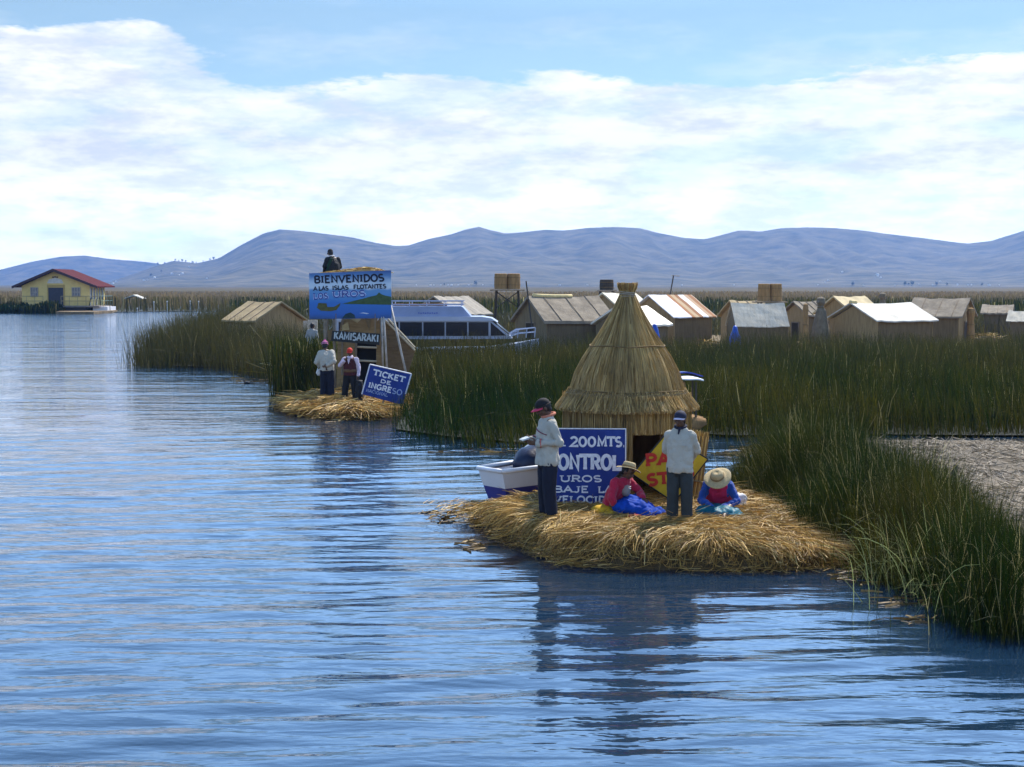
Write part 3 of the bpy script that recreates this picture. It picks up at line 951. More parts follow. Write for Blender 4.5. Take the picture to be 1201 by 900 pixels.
# small motor boat behind the left man
def motor_boat():
    p0 = at(560, 557, 22.0)
    c = Vector((p0.x + .30, 22.0, 0))
    yaw = R(40)
    root = empty('motor_boat', c, 'small white motor boat with a blue bottom moored behind the straw island', 'boat', rz=yaw)
    # stern at x = 0, bow at x = 3; port side towards the camera
    st = [(0.0, .30, .66, .60, 0.10), (0.6, .36, .68, .64, .05), (1.3, .38, .70, .66, .04), (1.8, .32, .78, .74, .06), (2.2, .18, .86, .86, .16), (2.45, .03, .92, .96, .4)]
    bm = bmesh.new(); bmb = bmesh.new(); bmg = bmesh.new()
    zb = .47
    def side(s):
        U = []; Lw = []
        for (x, hw, zg, _, zk) in st:
            top = Vector((x - (.14 if x == 0 else 0), s * hw, zg + .09))
            mid = Vector((x - (.05 if x == 0 else 0), s * hw * .90, zb + .02 * x))
            bot = Vector((x + (.06 if x == 0 else 0), s * hw * .62, zk))
            keel = Vector((x + (.08 if x == 0 else 0), 0, zk - .08))
            U.append((top, mid)); Lw.append((mid, bot, keel))
        for i in range(len(st) - 1):
            bm.faces.new([bm.verts.new(v) for v in (U[i][0], U[i + 1][0], U[i + 1][1], U[i][1])])
            for j in (0, 1):
                bmb.faces.new([bmb.verts.new(v) for v in (Lw[i][j], Lw[i + 1][j], Lw[i + 1][j + 1], Lw[i][j + 1])])
        tube(bmg, [u[0] for u in U], .035, 8)
        return U, Lw
    UL, LL = side(-1); UR, LR = side(1)
    bm.faces.new([bm.verts.new(v) for v in (UL[0][0], UL[0][1], UR[0][1], UR[0][0])])
    bmb.faces.new([bmb.verts.new(v) for v in (LL[0][0], LL[0][1], LL[0][2], LR[0][1], LR[0][0])])
    tube(bmg, [UL[0][0], UR[0][0]], .035, 8)
    bmd = bmesh.new()
    for i in range(len(st) - 1):
        a, b_, c_, d_ = UL[i][0] * 1, UL[i + 1][0] * 1, UR[i + 1][0] * 1, UR[i][0] * 1
        for v in (a, b_, c_, d_): v.z -= .035
        bmd.faces.new([bmd.verts.new(v) for v in (a, b_, c_, d_)])
    bmesh.ops.remove_doubles(bm, verts=bm.verts, dist=.001); bmesh.ops.remove_doubles(bmb, verts=bmb.verts, dist=.001)
    wp = mat('white_boat_paint', (.62, .64, .68), .35, .06, 3, spec=.5)
    obj('hull', bm, wp, root)
    obj('blue_bottom', bmb, mat('blue_boat_paint', (.03, .035, .22), .4, .15, 3, spec=.5), root)
    obj('gunwale', bmg, wp, root, smooth=True)
    obj('deck', bmd, mat('navy_tarp', (.012, .018, .045), .45, .3, 5, .4, 14), root)
    # tarp covered load with white hoops
    bm = bmesh.new()
    bmesh.ops.create_uvsphere(bm, u_segments=28, v_segments=16, radius=1, matrix=Matrix.Translation((1.0, .0, .80)) @ Matrix.Diagonal((.62, .33, .30, 1)))
    for v in bm.verts:
        n = mnoise.noise(v.co * 5)
        v.co += (v.co - Vector((1.0, 0, .75))).normalized() * n * .05
    obj('tarp_cover', bm, mat('navy_tarp', (.012, .018, .045), .45, .3, 5, .4, 14), root, smooth=True)
    for xo in (.72, 1.06, 1.40):
        bm = bmesh.new()
        hr = math.sqrt(max(.05, 1 - ((xo - 1.05) / .66) ** 2))
        tube(bm, [(xo + .05 * math.sin(a), -.37 * hr * math.cos(a), .78 + .345 * hr * math.sin(a)) for a in np.linspace(0, math.pi, 18)], .016, 6)
        obj('hoop', bm, mat('white_tube', (.75, .75, .75), .4, .05), root, smooth=True)
motor_boat()

# mooring post among the near reeds
bm = bmesh.new()
b0 = onz(1112, 600, .1); t0 = at(1121, 545, b0.y)
tube(bm, [(b0.x - .03, b0.y, -.3), (b0.x, b0.y, .3), ((b0.x + t0.x) / 2 + .02, b0.y, .55), (t0.x, t0.y, t0.z)], [.045, .045, .04, .035], 9)
o = obj('mooring_post', bm, mat('grey_wood', (.07, .058, .045), .9, .3, 6, .6, 30), None, smooth=True)
tag(o, 'weathered leaning wooden post standing among the reeds at right', 'post')
# ---------------------------------------------------------------- lettering: slab serif strokes
def arc(cx, cy, rx, ry, a0, a1, n=10):
    return [(cx + rx * math.cos(R(a0 + (a1 - a0) * i / n)), cy + ry * math.sin(R(a0 + (a1 - a0) * i / n))) for i in range(n + 1)]
# glyph: (advance, strokes, serif bars (x, y))
GL = {
 'A': (.86, [[(.08, 0), (.43, 1), (.78, 0)], [(.22, .34), (.64, .34)]], [(.08, 0), (.78, 0)]),
 'B': (.78, [[(.16, 0), (.16, 1)], [(.16, 1), (.42, 1)] + arc(.42, .76, .22, .24, 90, -90) + [(.16, .52)], [(.42, .52)] + arc(.44, .26, .25, .26, 90, -90) + [(.16, 0)]], []),
 'C': (.80, [arc(.44, .5, .34, .5, 48, 312, 16)], [(.67, .85)]),
 'D': (.82, [[(.16, 0), (.16, 1), (.34, 1)] + arc(.34, .5, .38, .5, 90, -90, 14) + [(.16, 0)]], []),
 'E': (.74, [[(.62, 1), (.16, 1), (.16, 0), (.64, 0)], [(.16, .52), (.52, .52)]], []),
 'F': (.70, [[(.62, 1), (.16, 1), (.16, 0)], [(.16, .52), (.52, .52)]], [(.16, 0)]),
 'G': (.86, [arc(.44, .5, .34, .5, 48, 325, 16) + [(.72, .44), (.5, .44)]], []),
 'I': (.42, [[(.21, 0), (.21, 1)]], [(.21, 0), (.21, 1)]),
 'J': (.60, [[(.44, 1), (.44, .3)] + arc(.26, .26, .18, .26, 0, -150, 8)], [(.44, 1)]),
 'K': (.84, [[(.16, 0), (.16, 1)], [(.68, 1), (.16, .42)], [(.32, .58), (.70, 0)]], [(.16, 0), (.16, 1), (.70, 0)]),
 'L': (.70, [[(.16, 1), (.16, 0), (.62, 0), (.62, .22)]], [(.16, 1)]),
 'M': (1.0, [[(.14, 0), (.16, 1), (.5, .2), (.84, 1), (.86, 0)]], [(.14, 0), (.86, 0)]),
 'N': (.86, [[(.16, 0), (.16, 1), (.70, 0), (.70, 1)]], [(.16, 0), (.70, 1)]),
 'O': (.88, [arc(.44, .5, .34, .5, 90, 450, 22)], []),
 'P': (.76, [[(.16, 0), (.16, 1), (.42, 1)] + arc(.42, .73, .24, .27, 90, -90) + [(.16, .46)]], [(.16, 0)]),
 'R': (.82, [[(.16, 0), (.16, 1), (.42, 1)] + arc(.42, .75, .24, .25, 90, -90) + [(.16, .5)], [(.42, .5), (.70, 0)]], [(.16, 0), (.70, 0)]),
 'S': (.72, [arc(.36, .745, .25, .255, 40, 270, 12) + arc(.36, .25, .27, .25, 90, -140, 12)], []),
 'T': (.80, [[(.06, .84), (.06, 1), (.74, 1), (.74, .84)], [(.40, 1), (.40, 0)]], [(.40, 0)]),
 'U': (.84, [[(.14, 1), (.14, .32)] + arc(.42, .3, .28, .3, 180, 360, 10) + [(.70, 1)]], [(.14, 1), (.70, 1)]),
 'V': (.84, [[(.08, 1), (.42, 0), (.76, 1)]], [(.08, 1), (.76, 1)]),
 'X': (.84, [[(.1, 1), (.74, 0)], [(.1, 0), (.74, 1)]], []),
 '0': (.80, [arc(.40, .5, .29, .5, 90, 450, 22)], []),
 '2': (.74, [arc(.36, .72, .26, .28, 165, -35, 12) + [(.08, 0), (.66, 0), (.66, .16)]], []),
 '.': (.34, [[(.14, .02), (.22, .02)]], []),
 ' ': (.45, [], []),
}
def text_width(s): return sum(GL[c][0] for c in s)
def lettering(name, lines, w, h, m, parent, off=.004, th=.15, serif=True):
    """lines: (text, x0, x1, y0, height) in the sign's own metres; sign plane is local XZ facing -Y"""
    bm = bmesh.new()
    dep = [off]
    def strip(pl, t):
        pl = [Vector((p[0], p[1])) for p in pl]
        n = len(pl)
        closed = (pl[0] - pl[-1]).length < 1e-5 and n > 3
        L = []; Rr = []
        for i in range(n):
            if closed:
                a = pl[(i - 1) % (n - 1)]; b = pl[(i + 1) % (n - 1)] if i < n - 1 else pl[1]
            else:
                a = pl[max(0, i - 1)]; b = pl[min(n - 1, i + 1)]
            d0 = (pl[i] - a); d1 = (b - pl[i])
            if d0.length < 1e-6: d0 = d1
            if d1.length < 1e-6: d1 = d0
            d0.normalize(); d1.normalize()
            tn = d0 + d1
            if tn.length < 1e-3: tn = d0
            tn.normalize()
            nr = Vector((-tn.y, tn.x))
            k = 1 / max(.5, abs(nr.dot(Vector((-d0.y, d0.x)))))
            e = Vector((0, 0))
            L.append(pl[i] + nr * t * .5 * k); Rr.append(pl[i] - nr * t * .5 * k)
        y = -dep[0]; dep[0] += .00012
        vl = [bm.verts.new((p.x, y, p.y)) for p in L]; vr = [bm.verts.new((p.x, y, p.y)) for p in Rr]
        for i in range(n - 1):
            bm.faces.new((vl[i], vr[i], vr[i + 1], vl[i + 1]))
    for (s, x0, x1, y0, hh) in lines:
        sc = (x1 - x0) / text_width(s)
        x = x0
        t = th * hh
        for c in s:
            adv, st, sf = GL[c]
            for pl in st:
                strip([(x + p[0] * sc, y0 + t * .5 + p[1] * (hh - t)) for p in pl], t if c != '.' else t * 1.1)
            if serif:
                for (sx, sy) in sf:
                    yy = y0 + t * .5 + sy * (hh - t)
                    yy += (t * .22 if sy < .5 else -t * .22) * (1 if sy in (0, 1) else 0)
                    strip([(x + sx * sc - .15 * sc, yy), (x + sx * sc + .15 * sc, yy)], t * .62)
            x += adv * sc
    return obj(name, bm, m, parent, recalc=False)

# ---------------------------------------------------------------- signs on the near island
white_paint = mat('sign_white', (.46, .47, .52), .7, 0, 14, spec=.2, col2=(.74, .74, .76))
blue_sign = mat('sign_blue', (.005, .017, .13), .6, 0, 3.2, .2, 30, spec=.25, stretch=(1, 1, .5), col2=(.014, .040, .23))
def control_sign():
    d = 20.35
    bl = at(639, 595.5, d)
    W_ = at(734, 597, d).x - bl.x
    H_ = at(639, 502.5, d).z - bl.z
    root = empty('control_sign', (bl.x, d, bl.z), 'blue painted board lettered CONTROL UROS leaning on the cone hut', 'sign', rz=R(-3))
    lean = Matrix.Rotation(R(-5), 3, 'X')
    def tilt(o):
        o.rotation_euler = (R(-5), 0, 0)
        return o
    bm = bmesh.new(); bx(bm, (W_ / 2, .012, H_ / 2), (W_, .02, H_))
    tilt(obj('board', bm, blue_sign, root))
    bm = bmesh.new()
    f = .016
    bx(bm, (W_ / 2, -.002, H_ - f / 2), (W_, .012, f)); bx(bm, (f / 2, -.002, H_ / 2 - f / 2), (f, .012, H_ - f - .002)); bx(bm, (W_ - f / 2, -.002, H_ / 2 - f / 2), (f, .012, H_ - f - .002))
    tilt(obj('border', bm, white_paint, root))
    s = W_ / 95.0     # metres per pixel of the photograph
    def ln(t, xa, xb, ya, yb): return (t, (xa - 639) * s, (xb - 639) * s, (597 - yb) * s, (yb - ya) * s)
    tilt(lettering('lettering', [ln('A', 647, 662, 514, 526), ln('200', 668, 699, 513, 526), ln('MTS.', 700, 733, 513, 526), ln('CONTROL', 642, 728, 533.5, 553.5), ln('UROS', 656.5, 706, 558.5, 567), ln('BAJE', 649, 691, 571, 579.5), ln('LA', 701, 718, 571, 579.5), ln('VELOCIDAD', 649, 731, 582.5, 592)], W_, H_, white_paint, root, th=.20))
control_sign()
def diamond_sign():
    d = 20.05
    c = at(787, 548, d)
    s = 1668 / d
    root = empty('stop_sign', (c.x, d, c.z), 'yellow diamond board with red lettering PARE STOP tilted behind the right standing man', 'sign', rz=R(4))
    P = [((px - 787) / s, (548 - py) / s) for px, py in ((741.5, 556), (780.5, 509), (831, 539), (791, 590))]
    bm = bmesh.new(); prism(bm, [(x, .002, z) for x, z in P], (0, .02, 0))
    obj('board', bm, mat('sign_yellow', (.36, .23, .012), .6, 0, 5, .2, 30, spec=.25, col2=(.54, .36, .015)), root)
    bm = bmesh.new()
    for i in range(4):
        a = Vector((P[i][0], 0, P[i][1])); b = Vector((P[(i + 1) % 4][0], 0, P[(i + 1) % 4][1]))
        tube(bm, [a + Vector((0, .012, 0)), b + Vector((0, .012, 0))], .014, 6)
    obj('dark_edge', bm, mat('sign_black', (.012, .012, .014), .6, .2, 6), root)
    L = lettering('lettering', [('PARE', -30 / s, 29 / s, 2 / s, 17 / s), ('STOP', -30 / s, 27 / s, -21 / s, 16.5 / s)], 1, 1, mat('sign_red', (.42, .022, .012), .6, .2, 9), root, th=.24)
    L.rotation_euler = (0, R(-5), 0)
diamond_sign()

# ---------------------------------------------------------------- billboard, tower and ticket sign on the far island
wood = mat('pole_wood', (.19, .145, .10), .85, .35, 5, .5, 30)
def billboard():
    d = 42.6
    s = 1668 / d
    bl = at(363, 374.5, d)
    root = empty('welcome_billboard', (bl.x, d, 0), 'painted welcome billboard showing a lake scene, BIENVENIDOS across its top, on wooden posts', 'billboard')
    z0 = bl.z
    W_, H_ = 96 / s, 56 / s
    sk = 3.5 / s
    bm = bmesh.new()
    prism(bm, [(0, .0, z0), (W_, .0, z0 + sk * .3), (W_, .0, z0 + H_ + sk * .3), (0, .0, z0 + H_ - sk * .7)], (0, .03, 0))
    m = bpy.data.materials.new('painted_lake_scene'); m.use_nodes = True
    nt = m.node_tree; b = nt.nodes['Principled BSDF']; b.inputs['Roughness'].default_value = .6
    tcn = nt.nodes.new('ShaderNodeTexCoord'); sp = nt.nodes.new('ShaderNodeSeparateXYZ')
    nt.links.new(tcn.outputs['Generated'], sp.inputs[0])
    nz = nt.nodes.new('ShaderNodeTexNoise'); nz.inputs['Scale'].default_value = 5; nz.inputs['Detail'].default_value = 5
    nt.links.new(tcn.outputs['Generated'], nz.inputs['Vector'])
    ad = nt.nodes.new('ShaderNodeMath'); ad.operation = 'MULTIPLY_ADD'
    nt.links.new(nz.outputs['Fac'], ad.inputs[0]); ad.inputs[1].default_value = .14
    su = nt.nodes.new('ShaderNodeMath'); su.operation = 'SUBTRACT'; su.inputs[1].default_value = .07
    nt.links.new(sp.outputs[2], su.inputs[0]); nt.links.new(su.outputs[0], ad.inputs[2])
    cr = nt.nodes.new('ShaderNodeValToRGB')
    e = cr.color_ramp.elements
    e[0].position = 0.0; e[0].color = (.016, .06, .17, 1)
    e[1].position = 1.0; e[1].color = (.02, .07, .26, 1)
    for p, c in ((.10, (.015, .10, .38)), (.33, (.02, .14, .46)), (.42, (.05, .20, .48)), (.60, (.10, .26, .50)), (.64, (.50, .60, .70)), (.74, (.46, .58, .70)), (.88, (.08, .20, .42))):
        q = e.new(p); q.color = (*c, 1)
    nt.links.new(ad.outputs[0], cr.inputs[0]); nt.links.new(cr.outputs[0], b.inputs['Base Color'])
    board = obj('board', bm, m, root)
    # painted scenery, a hair proud of the board
    def patch(name, pts, col, off, parent=board):
        bm = bmesh.new()
        prism(bm, [(x * W_, -off, z0 + z * H_) for x, z in pts], (0, off - .0005 * 0 - .001, 0))
        return obj(name, bm, mat('paint_' + name, col, .65, .3, 9), parent)
    patch('painted_shore', [(.40, .32), (1.0, .30), (1.0, .47), (.93, .49), (.88, .52), (.85, .56), (.82, .50), (.74, .47), (.66, .43), (.56, .39)], (.045, .085, .035), .006)
    patch('painted_boat', [(.09, .24), (.14, .175), (.26, .165), (.33, .19), (.37, .28), (.38, .34), (.335, .29), (.30, .255), (.22, .255), (.21, .33), (.11, .34), (.10, .28)], (.085, .085, .025), .006)
    patch('painted_reeds', [(.40, .02), (.56, .02), (.55, .09), (.50, .14), (.44, .11)], (.015, .04, .05), .006)
    patch('painted_wave', [(.61, .125), (.66, .14), (.73, .12), (.70, .105), (.66, .12)], (.5, .55, .62), .006)
    ink = mat('sign_ink', (.008, .010, .030), .6, .2, 9)
    L1 = lettering('lettering', [('BIENVENIDOS', .07 * W_, .93 * W_, .735 * H_, .175 * H_), ('A', .06 * W_, .11 * W_, .585 * H_, .095 * H_), ('LAS', .125 * W_, .245 * W_, .585 * H_, .10 * H_), ('ISLAS', .29 * W_, .49 * W_, .59 * H_, .10 * H_), ('FLOTANTES', .55 * W_, .95 * W_, .595 * H_, .10 * H_)], W_, H_, ink, board, off=.007, th=.21)
    L2 = lettering('faded_lettering', [('UROS', .29 * W_, .70 * W_, .43 * H_, .15 * H_)], W_, H_, mat('lilac_ink', (.42, .50, .72), .6, .2, 9), board, off=.007, th=.30)
    L4 = lettering('faded_lettering', [('LOS', .055 * W_, .24 * W_, .405 * H_, .14 * H_)], W_, H_, mat('lilac_ink', (.42, .50, .72), .6, .2, 9), board, off=.007, th=.30)
    L5 = lettering('letter_outline', [('LOS', .055 * W_, .24 * W_, .405 * H_, .14 * H_)], W_, H_, mat('navy_ink', (.02, .05, .26), .6, .2, 9), board, off=.0165, th=.14)
    L3 = lettering('letter_outline', [('UROS', .29 * W_, .70 * W_, .43 * H_, .15 * H_)], W_, H_, mat('navy_ink', (.02, .05, .26), .6, .2, 9), board, off=.0165, th=.14)
    for L in (L1, L2, L3, L4, L5):
        L.location = (0, 0, z0); L.rotation_euler = (0, R(-1.6), 0)
    for px0, px1, pyb, rr in ((381, 382, 470, .055), (391, 393, 470, .04), (449, 454, 432, .035), (458, 479, 446, .035), (447, 449, 425, .03)):
        a = at(px0, 372, d); c = at(px1, pyb, d - (.25 if px0 > 440 else 0))
        bm = bmesh.new()
        tube(bm, [(a.x - bl.x, .075, a.z + .35), (c.x - bl.x, .075 + c.y - d, c.z - .15)], rr, 8)
        obj('post', bm, wood if px0 < 440 else mat('pale_pole', (.36, .33, .29), .7, .3, 6), root, smooth=True)
billboard()

woven = mat('woven_reed', (.22, .145, .065), .9, 0, 3.0, .8, 30, stretch=(1, 1, 6), col2=(.36, .245, .115))
woven2 = mat('woven_reed_dark', (.13, .088, .042), .9, 0, 3.0, .8, 30, stretch=(1, 1, 6), col2=(.20, .135, .065))
def tower():
    d = 43.6
    s = 1668 / d
    base = at(415, 470, d)
    gz = .25
    root = empty('lookout_tower', (base.x, d, gz), 'reed clad lookout tower with slatted opening behind the welcome billboard', 'tower')
    def q(px, py, dd=0.0):
        p = at(px, py, d + dd)
        return Vector((p.x - base.x, dd, p.z - gz))
    # front wall with an opening, side wing sloping down to the right, straw roof mound
    def panel(name, pts, th, m):
        bm = bmesh.new(); prism(bm, pts, (0, th, 0)); return obj(name, bm, m, root)
    F = panel('front_wall', [q(394, 478), q(417, 478), q(419, 396), q(441, 400), q(443, 372), q(401, 372), q(396, 402)], .06, woven)
    panel('front_wall', [q(440, 478), q(452, 478), q(446, 372), q(442, 378)], .06, woven)
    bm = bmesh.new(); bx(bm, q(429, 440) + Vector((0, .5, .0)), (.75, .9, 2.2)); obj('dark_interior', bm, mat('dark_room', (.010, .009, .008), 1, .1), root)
    for y in (401, 407.5, 423.5):
        bm = bmesh.new()
        a, b = q(418, y - .6), q(442, y + .4); tube(bm, [a + Vector((0, -.05, 0)), b + Vector((0, -.05, 0))], .035, 6)
        obj('slat', bm, mat('pale_slat', (.42, .35, .24), .8, .25, 7), root)
    # wing: a sloping mat, its edge poles catching the sun
    W = [q(450, 376, -.05), q(487, 411, -.35), q(474, 452, -.35), q(452, 452, -.1)]
    bm = bmesh.new(); prism(bm, W, (0, .05, 0)); obj('side_wing', bm, mat('woven_wing', (.15, .095, .045), .9, .3, 3, .8, 30, stretch=(1, 1, 6)), root)
    for o_ in (0, 3.2):
        bm = bmesh.new(); tube(bm, [q(452 + o_, 376 - o_ * .5, -.10), q(486.5, 411 - o_, -.42)], .028, 6); obj('edge_pole', bm, mat('pale_slat', (.42, .35, .24)), root)
    for px, py, px2, py2 in ((384, 376, 378, 478), (402, 372, 401, 440), (446, 372, 452, 478), (418, 396, 416, 478)):
        bm = bmesh.new(); tube(bm, [q(px, py, -.08), q(px2, py2, -.08)], .035, 6); obj('upright', bm, wood, root)
    # scraps of matting hanging under the board
    for k, (pts, m) in enumerate(((((401, 382), (408, 378), (410, 387), (401, 388)), 'pale_mat'), (((384, 388), (392, 386), (394, 398), (385, 400)), 'dull_mat'), (((428, 374), (436, 374), (433, 388)), 'dull_mat'), (((411, 374), (425, 373), (419, 379)), 'pale_mat'))):
        bm = bmesh.new(); prism(bm, [q(x, y, -.14 - .02 * k) for x, y in pts], (0, .02, 0))
        obj('hanging_mat', bm, mat(m, (.42, .33, .17) if m == 'pale_mat' else (.17, .12, .06), .9, .25, 5), root)
    # loft floor and straw canopy above the billboard
    bm = bmesh.new(); bx(bm, q(414, 330, .7) + Vector((0, 0, 0)), (1.9, 1.5, .08)); obj('loft_floor', bm, wood, root)
    bm = bmesh.new()
    prof = [(381, 321.5), (383, 320), (400, 318), (415, 316.2), (430, 314.4), (440, 315.4), (449, 318.5), (451, 321)]
    n = len(prof); rows = []
    for j in range(7):
        y = -.25 + 1.5 * j / 6
        k = math.sin(math.pi * j / 6) ** .5
        rows.append([bm.verts.new(q(px, 325 - (325 - py) * (.75 + .35 * k)) + Vector((0, y, .02 * random.random()))) for px, py in prof])
    for j in range(6):
        for i in range(n - 1): bm.faces.new((rows[j][i], rows[j][i + 1], rows[j + 1][i + 1], rows[j + 1][i]))
    r = bmesh.ops.extrude_face_region(bm, geom=list(bm.faces))
    for v in r['geom']:
        if isinstance(v, bmesh.types.BMVert): v.co.z -= .22
    obj('canopy', bm, mat('straw_canopy', (.30, .22, .11), .95, .35, 8, .9, 30), root)
    m_ = 500
    xs = rng.uniform(q(384, 320).x, q(450, 320).x, m_); ys = rng.uniform(-.3, 1.2, m_)
    pyy = np.interp(xs, [q(p[0], 320).x for p in prof], [q(0, p[1]).z for p in prof])
    a = rng.uniform(-.5, .5, m_) + (rng.random(m_) < .3) * 1.57; L = rng.uniform(.2, .7, m_); t = np.linspace(-.5, .5, 3)[None, :]
    X = xs[:, None] + np.cos(a)[:, None] * L[:, None] * t; Y = ys[:, None] + np.sin(a)[:, None] * L[:, None] * t
    Z = np.minimum(pyy[:, None] + rng.uniform(-.05, .04, m_)[:, None] + 0 * t, np.interp(X, [q(p[0], 320).x for p in prof], [q(0, p[1]).z for p in prof]) + .03)
    strands('canopy_straw', np.stack([X, Y, Z], 2), rng.uniform(.015, .03, m_), straw_cols(m_), straw_mat, root, taper=.4)
    # name board
    bd = d - 1.25
    kb = at(388, 404, bd)
    brd = empty('name_board', (kb.x, bd, kb.z), 'dark name board lettered KAMISARAKI hung below the billboard', 'sign')
    ss = 1668 / bd
    bm = bmesh.new()
    prism(bm, [(0, .0, 4.0 / ss), (57 / ss, .0, -1.0 / ss), (58 / ss, .0, 12.5 / ss), (2 / ss, .0, 16 / ss)], (0, .02, 0))
    obj('board', bm, mat('black_board', (.018, .020, .020), .7, .3, 8), brd)
    L = lettering('lettering', [('KAMISARAKI', 3 / ss, 56 / ss, 4.3 / ss, 9.6 / ss)], 1, 1, mat('chalk_paint', (.36, .42, .44), .7, .3, 14), brd, off=.004, th=.17, serif=False)
    L.rotation_euler = (0, R(4), 0); L.location = (0, 0, 1.6 / ss)
    for x in (6, 52):
        bm = bmesh.new()
        tube(bm, [(x / ss, .03, 10 / ss), (x / ss, .06, 36 / ss)], .012, 6)
        obj('hanger', bm, wood, brd)
tower()
def ticket_sign():
    d = 39.7
    s = 1668 / d
    p = at(424.5, 462.5, d)
    root = empty('ticket_sign', (p.x, d, p.z), 'tilted blue board lettered TICKET DE INGRESO stuck in the far straw island', 'sign')
    root.rotation_euler = (R(-10), R(14), 0)
    W_, H_ = 49.5 / s, 36.5 / s
    bm = bmesh.new(); prism(bm, [(0, 0, 0), (W_, 0, -.02), (W_ + .02, 0, H_ + .02), (.01, 0, H_)], (0, .025, 0))
    obj('board', bm, blue_sign, root)
    f = .025
    bm = bmesh.new()
    for a, b in (((0, 0), (.01, H_)), ((.01, H_), (W_ + .02, H_ + .02)), ((W_ + .02, H_ + .02), (W_, .3))):
        tube(bm, [(a[0], .003, a[1]), (b[0], .003, b[1])], .02, 4)
    obj('border', bm, white_paint, root)
    lettering('lettering', [('TICKET', .13 * W_, .91 * W_, .68 * H_, .21 * H_), ('DE', .34 * W_, .62 * W_, .50 * H_, .13 * H_), ('INGRE', .09 * W_, .67 * W_, .25 * H_, .20 * H_)], W_, H_, white_paint, root, th=.22)
    lettering('faded_lettering', [('SO', .67 * W_, .92 * W_, .25 * H_, .20 * H_)], W_, H_, mat('faded_white', (.26, .32, .48), .7, .3, 20), root, th=.16)
    lettering('faded_lettering', [('NACIONAL', .07 * W_, .60 * W_, .11 * H_, .11 * H_)], W_, H_, mat('faded_white', (.26, .32, .48), .7, .3, 20), root, th=.16)
    bm = bmesh.new()
    for x in (.06, W_ - .1):
        pass
    tube(bm, [(W_ * .5, .045, H_ * .8), (W_ * .55, .05, -.5)], .03, 6)
    obj('stake', bm, wood, root)
ticket_sign()

# ---------------------------------------------------------------- village of reed huts
VZ = .30
def vpoly(n, cx, cy, rx, ry, seed):
    return [(cx + rx * math.cos(a) * (1 + .2 * mnoise.noise(Vector((math.cos(a), math.sin(a), seed)))), cy + ry * math.sin(a) * (1 + .2 * mnoise.noise(Vector((math.sin(a), math.cos(a), seed + 5))))) for a in np.linspace(0, 2 * math.pi, n, endpoint=False)]
bm = bmesh.new()
prism(bm, [(x, y, VZ) for x, y in vpoly(40, 13, 78, 26, 17, 2)], (0, 0, -.6))
prism(bm, [(x, y, VZ - .01) for x, y in vpoly(30, -11, 74, 3.4, 5.5, 7)], (0, 0, -.6))
o = obj('village_ground', bm, mat('village_straw', (.12, .085, .045), .95, 0, 1.5, .8, 12, col2=(.25, .18, .09)))
tag(o, kind='structure')

thatch_grey = mat('thatch_grey', (.14, .115, .085), .95, 0, 2.2, 1, 14, stretch=(1, 1, 1), col2=(.28, .235, .175))
thatch_tan = mat('thatch_tan', (.30, .225, .12), .9, 0, 2.2, 1, 14, col2=(.42, .32, .18))
sheet_white = mat('sheet_white', (.36, .34, .29), .7, 0, 2.0, .4, 6, col2=(.58, .56, .50), spec=.15)
cloth_grey = mat('cloth_grey', (.42, .37, .28), .85, 0, 1.6, .5, 6, stretch=(6, 1, 1), col2=(.56, .52, .43))
wall_tan_shaded = mat('wall_tan_shaded', (.10, .07, .036), .9, 0, 2.5, .8, 20, stretch=(4, 4, .6), col2=(.19, .135, .07))  # shade of the long walls is put into this darker tan
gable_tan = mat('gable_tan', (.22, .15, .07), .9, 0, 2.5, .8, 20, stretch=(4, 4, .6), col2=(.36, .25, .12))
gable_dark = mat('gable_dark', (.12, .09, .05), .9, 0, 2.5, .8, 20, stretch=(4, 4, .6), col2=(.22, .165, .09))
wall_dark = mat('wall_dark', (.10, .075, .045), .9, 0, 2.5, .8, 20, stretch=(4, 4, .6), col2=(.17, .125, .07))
def striped_roof():
    m = bpy.data.materials.new('rusty_sheets'); m.use_nodes = True
    nt = m.node_tree; b = nt.nodes['Principled BSDF']; b.inputs['Roughness'].default_value = .8; b.inputs['Specular IOR Level'].default_value = .1
    tcn = nt.nodes.new('ShaderNodeTexCoord'); sp = nt.nodes.new('ShaderNodeSeparateXYZ')
    nt.links.new(tcn.outputs['Object'], sp.inputs[0])
    cr = nt.nodes.new('ShaderNodeValToRGB'); cr.color_ramp.interpolation = 'CONSTANT'
    e = cr.color_ramp.elements
    e[0].position = 0; e[0].color = (.68, .68, .70, 1); e[1].position = .38; e[1].color = (.30, .14, .06, 1)
    for p, c in ((.46, (.42, .30, .18)), (.54, (.26, .12, .055)), (.62, (.66, .64, .62)), (.74, (.40, .27, .17)), (.82, (.28, .13, .06)), (.90, (.50, .40, .30))):
        q = e.new(p); q.color = (*c, 1)
    mr = nt.nodes.new('ShaderNodeMapRange'); mr.inputs['From Max'].default_value = 3.0
    nt.links.new(sp.outputs[0], mr.inputs['Value']); nt.links.new(mr.outputs[0], cr.inputs[0])
    nt.links.new(cr.outputs[0], b.inputs['Base Color'])
    return m
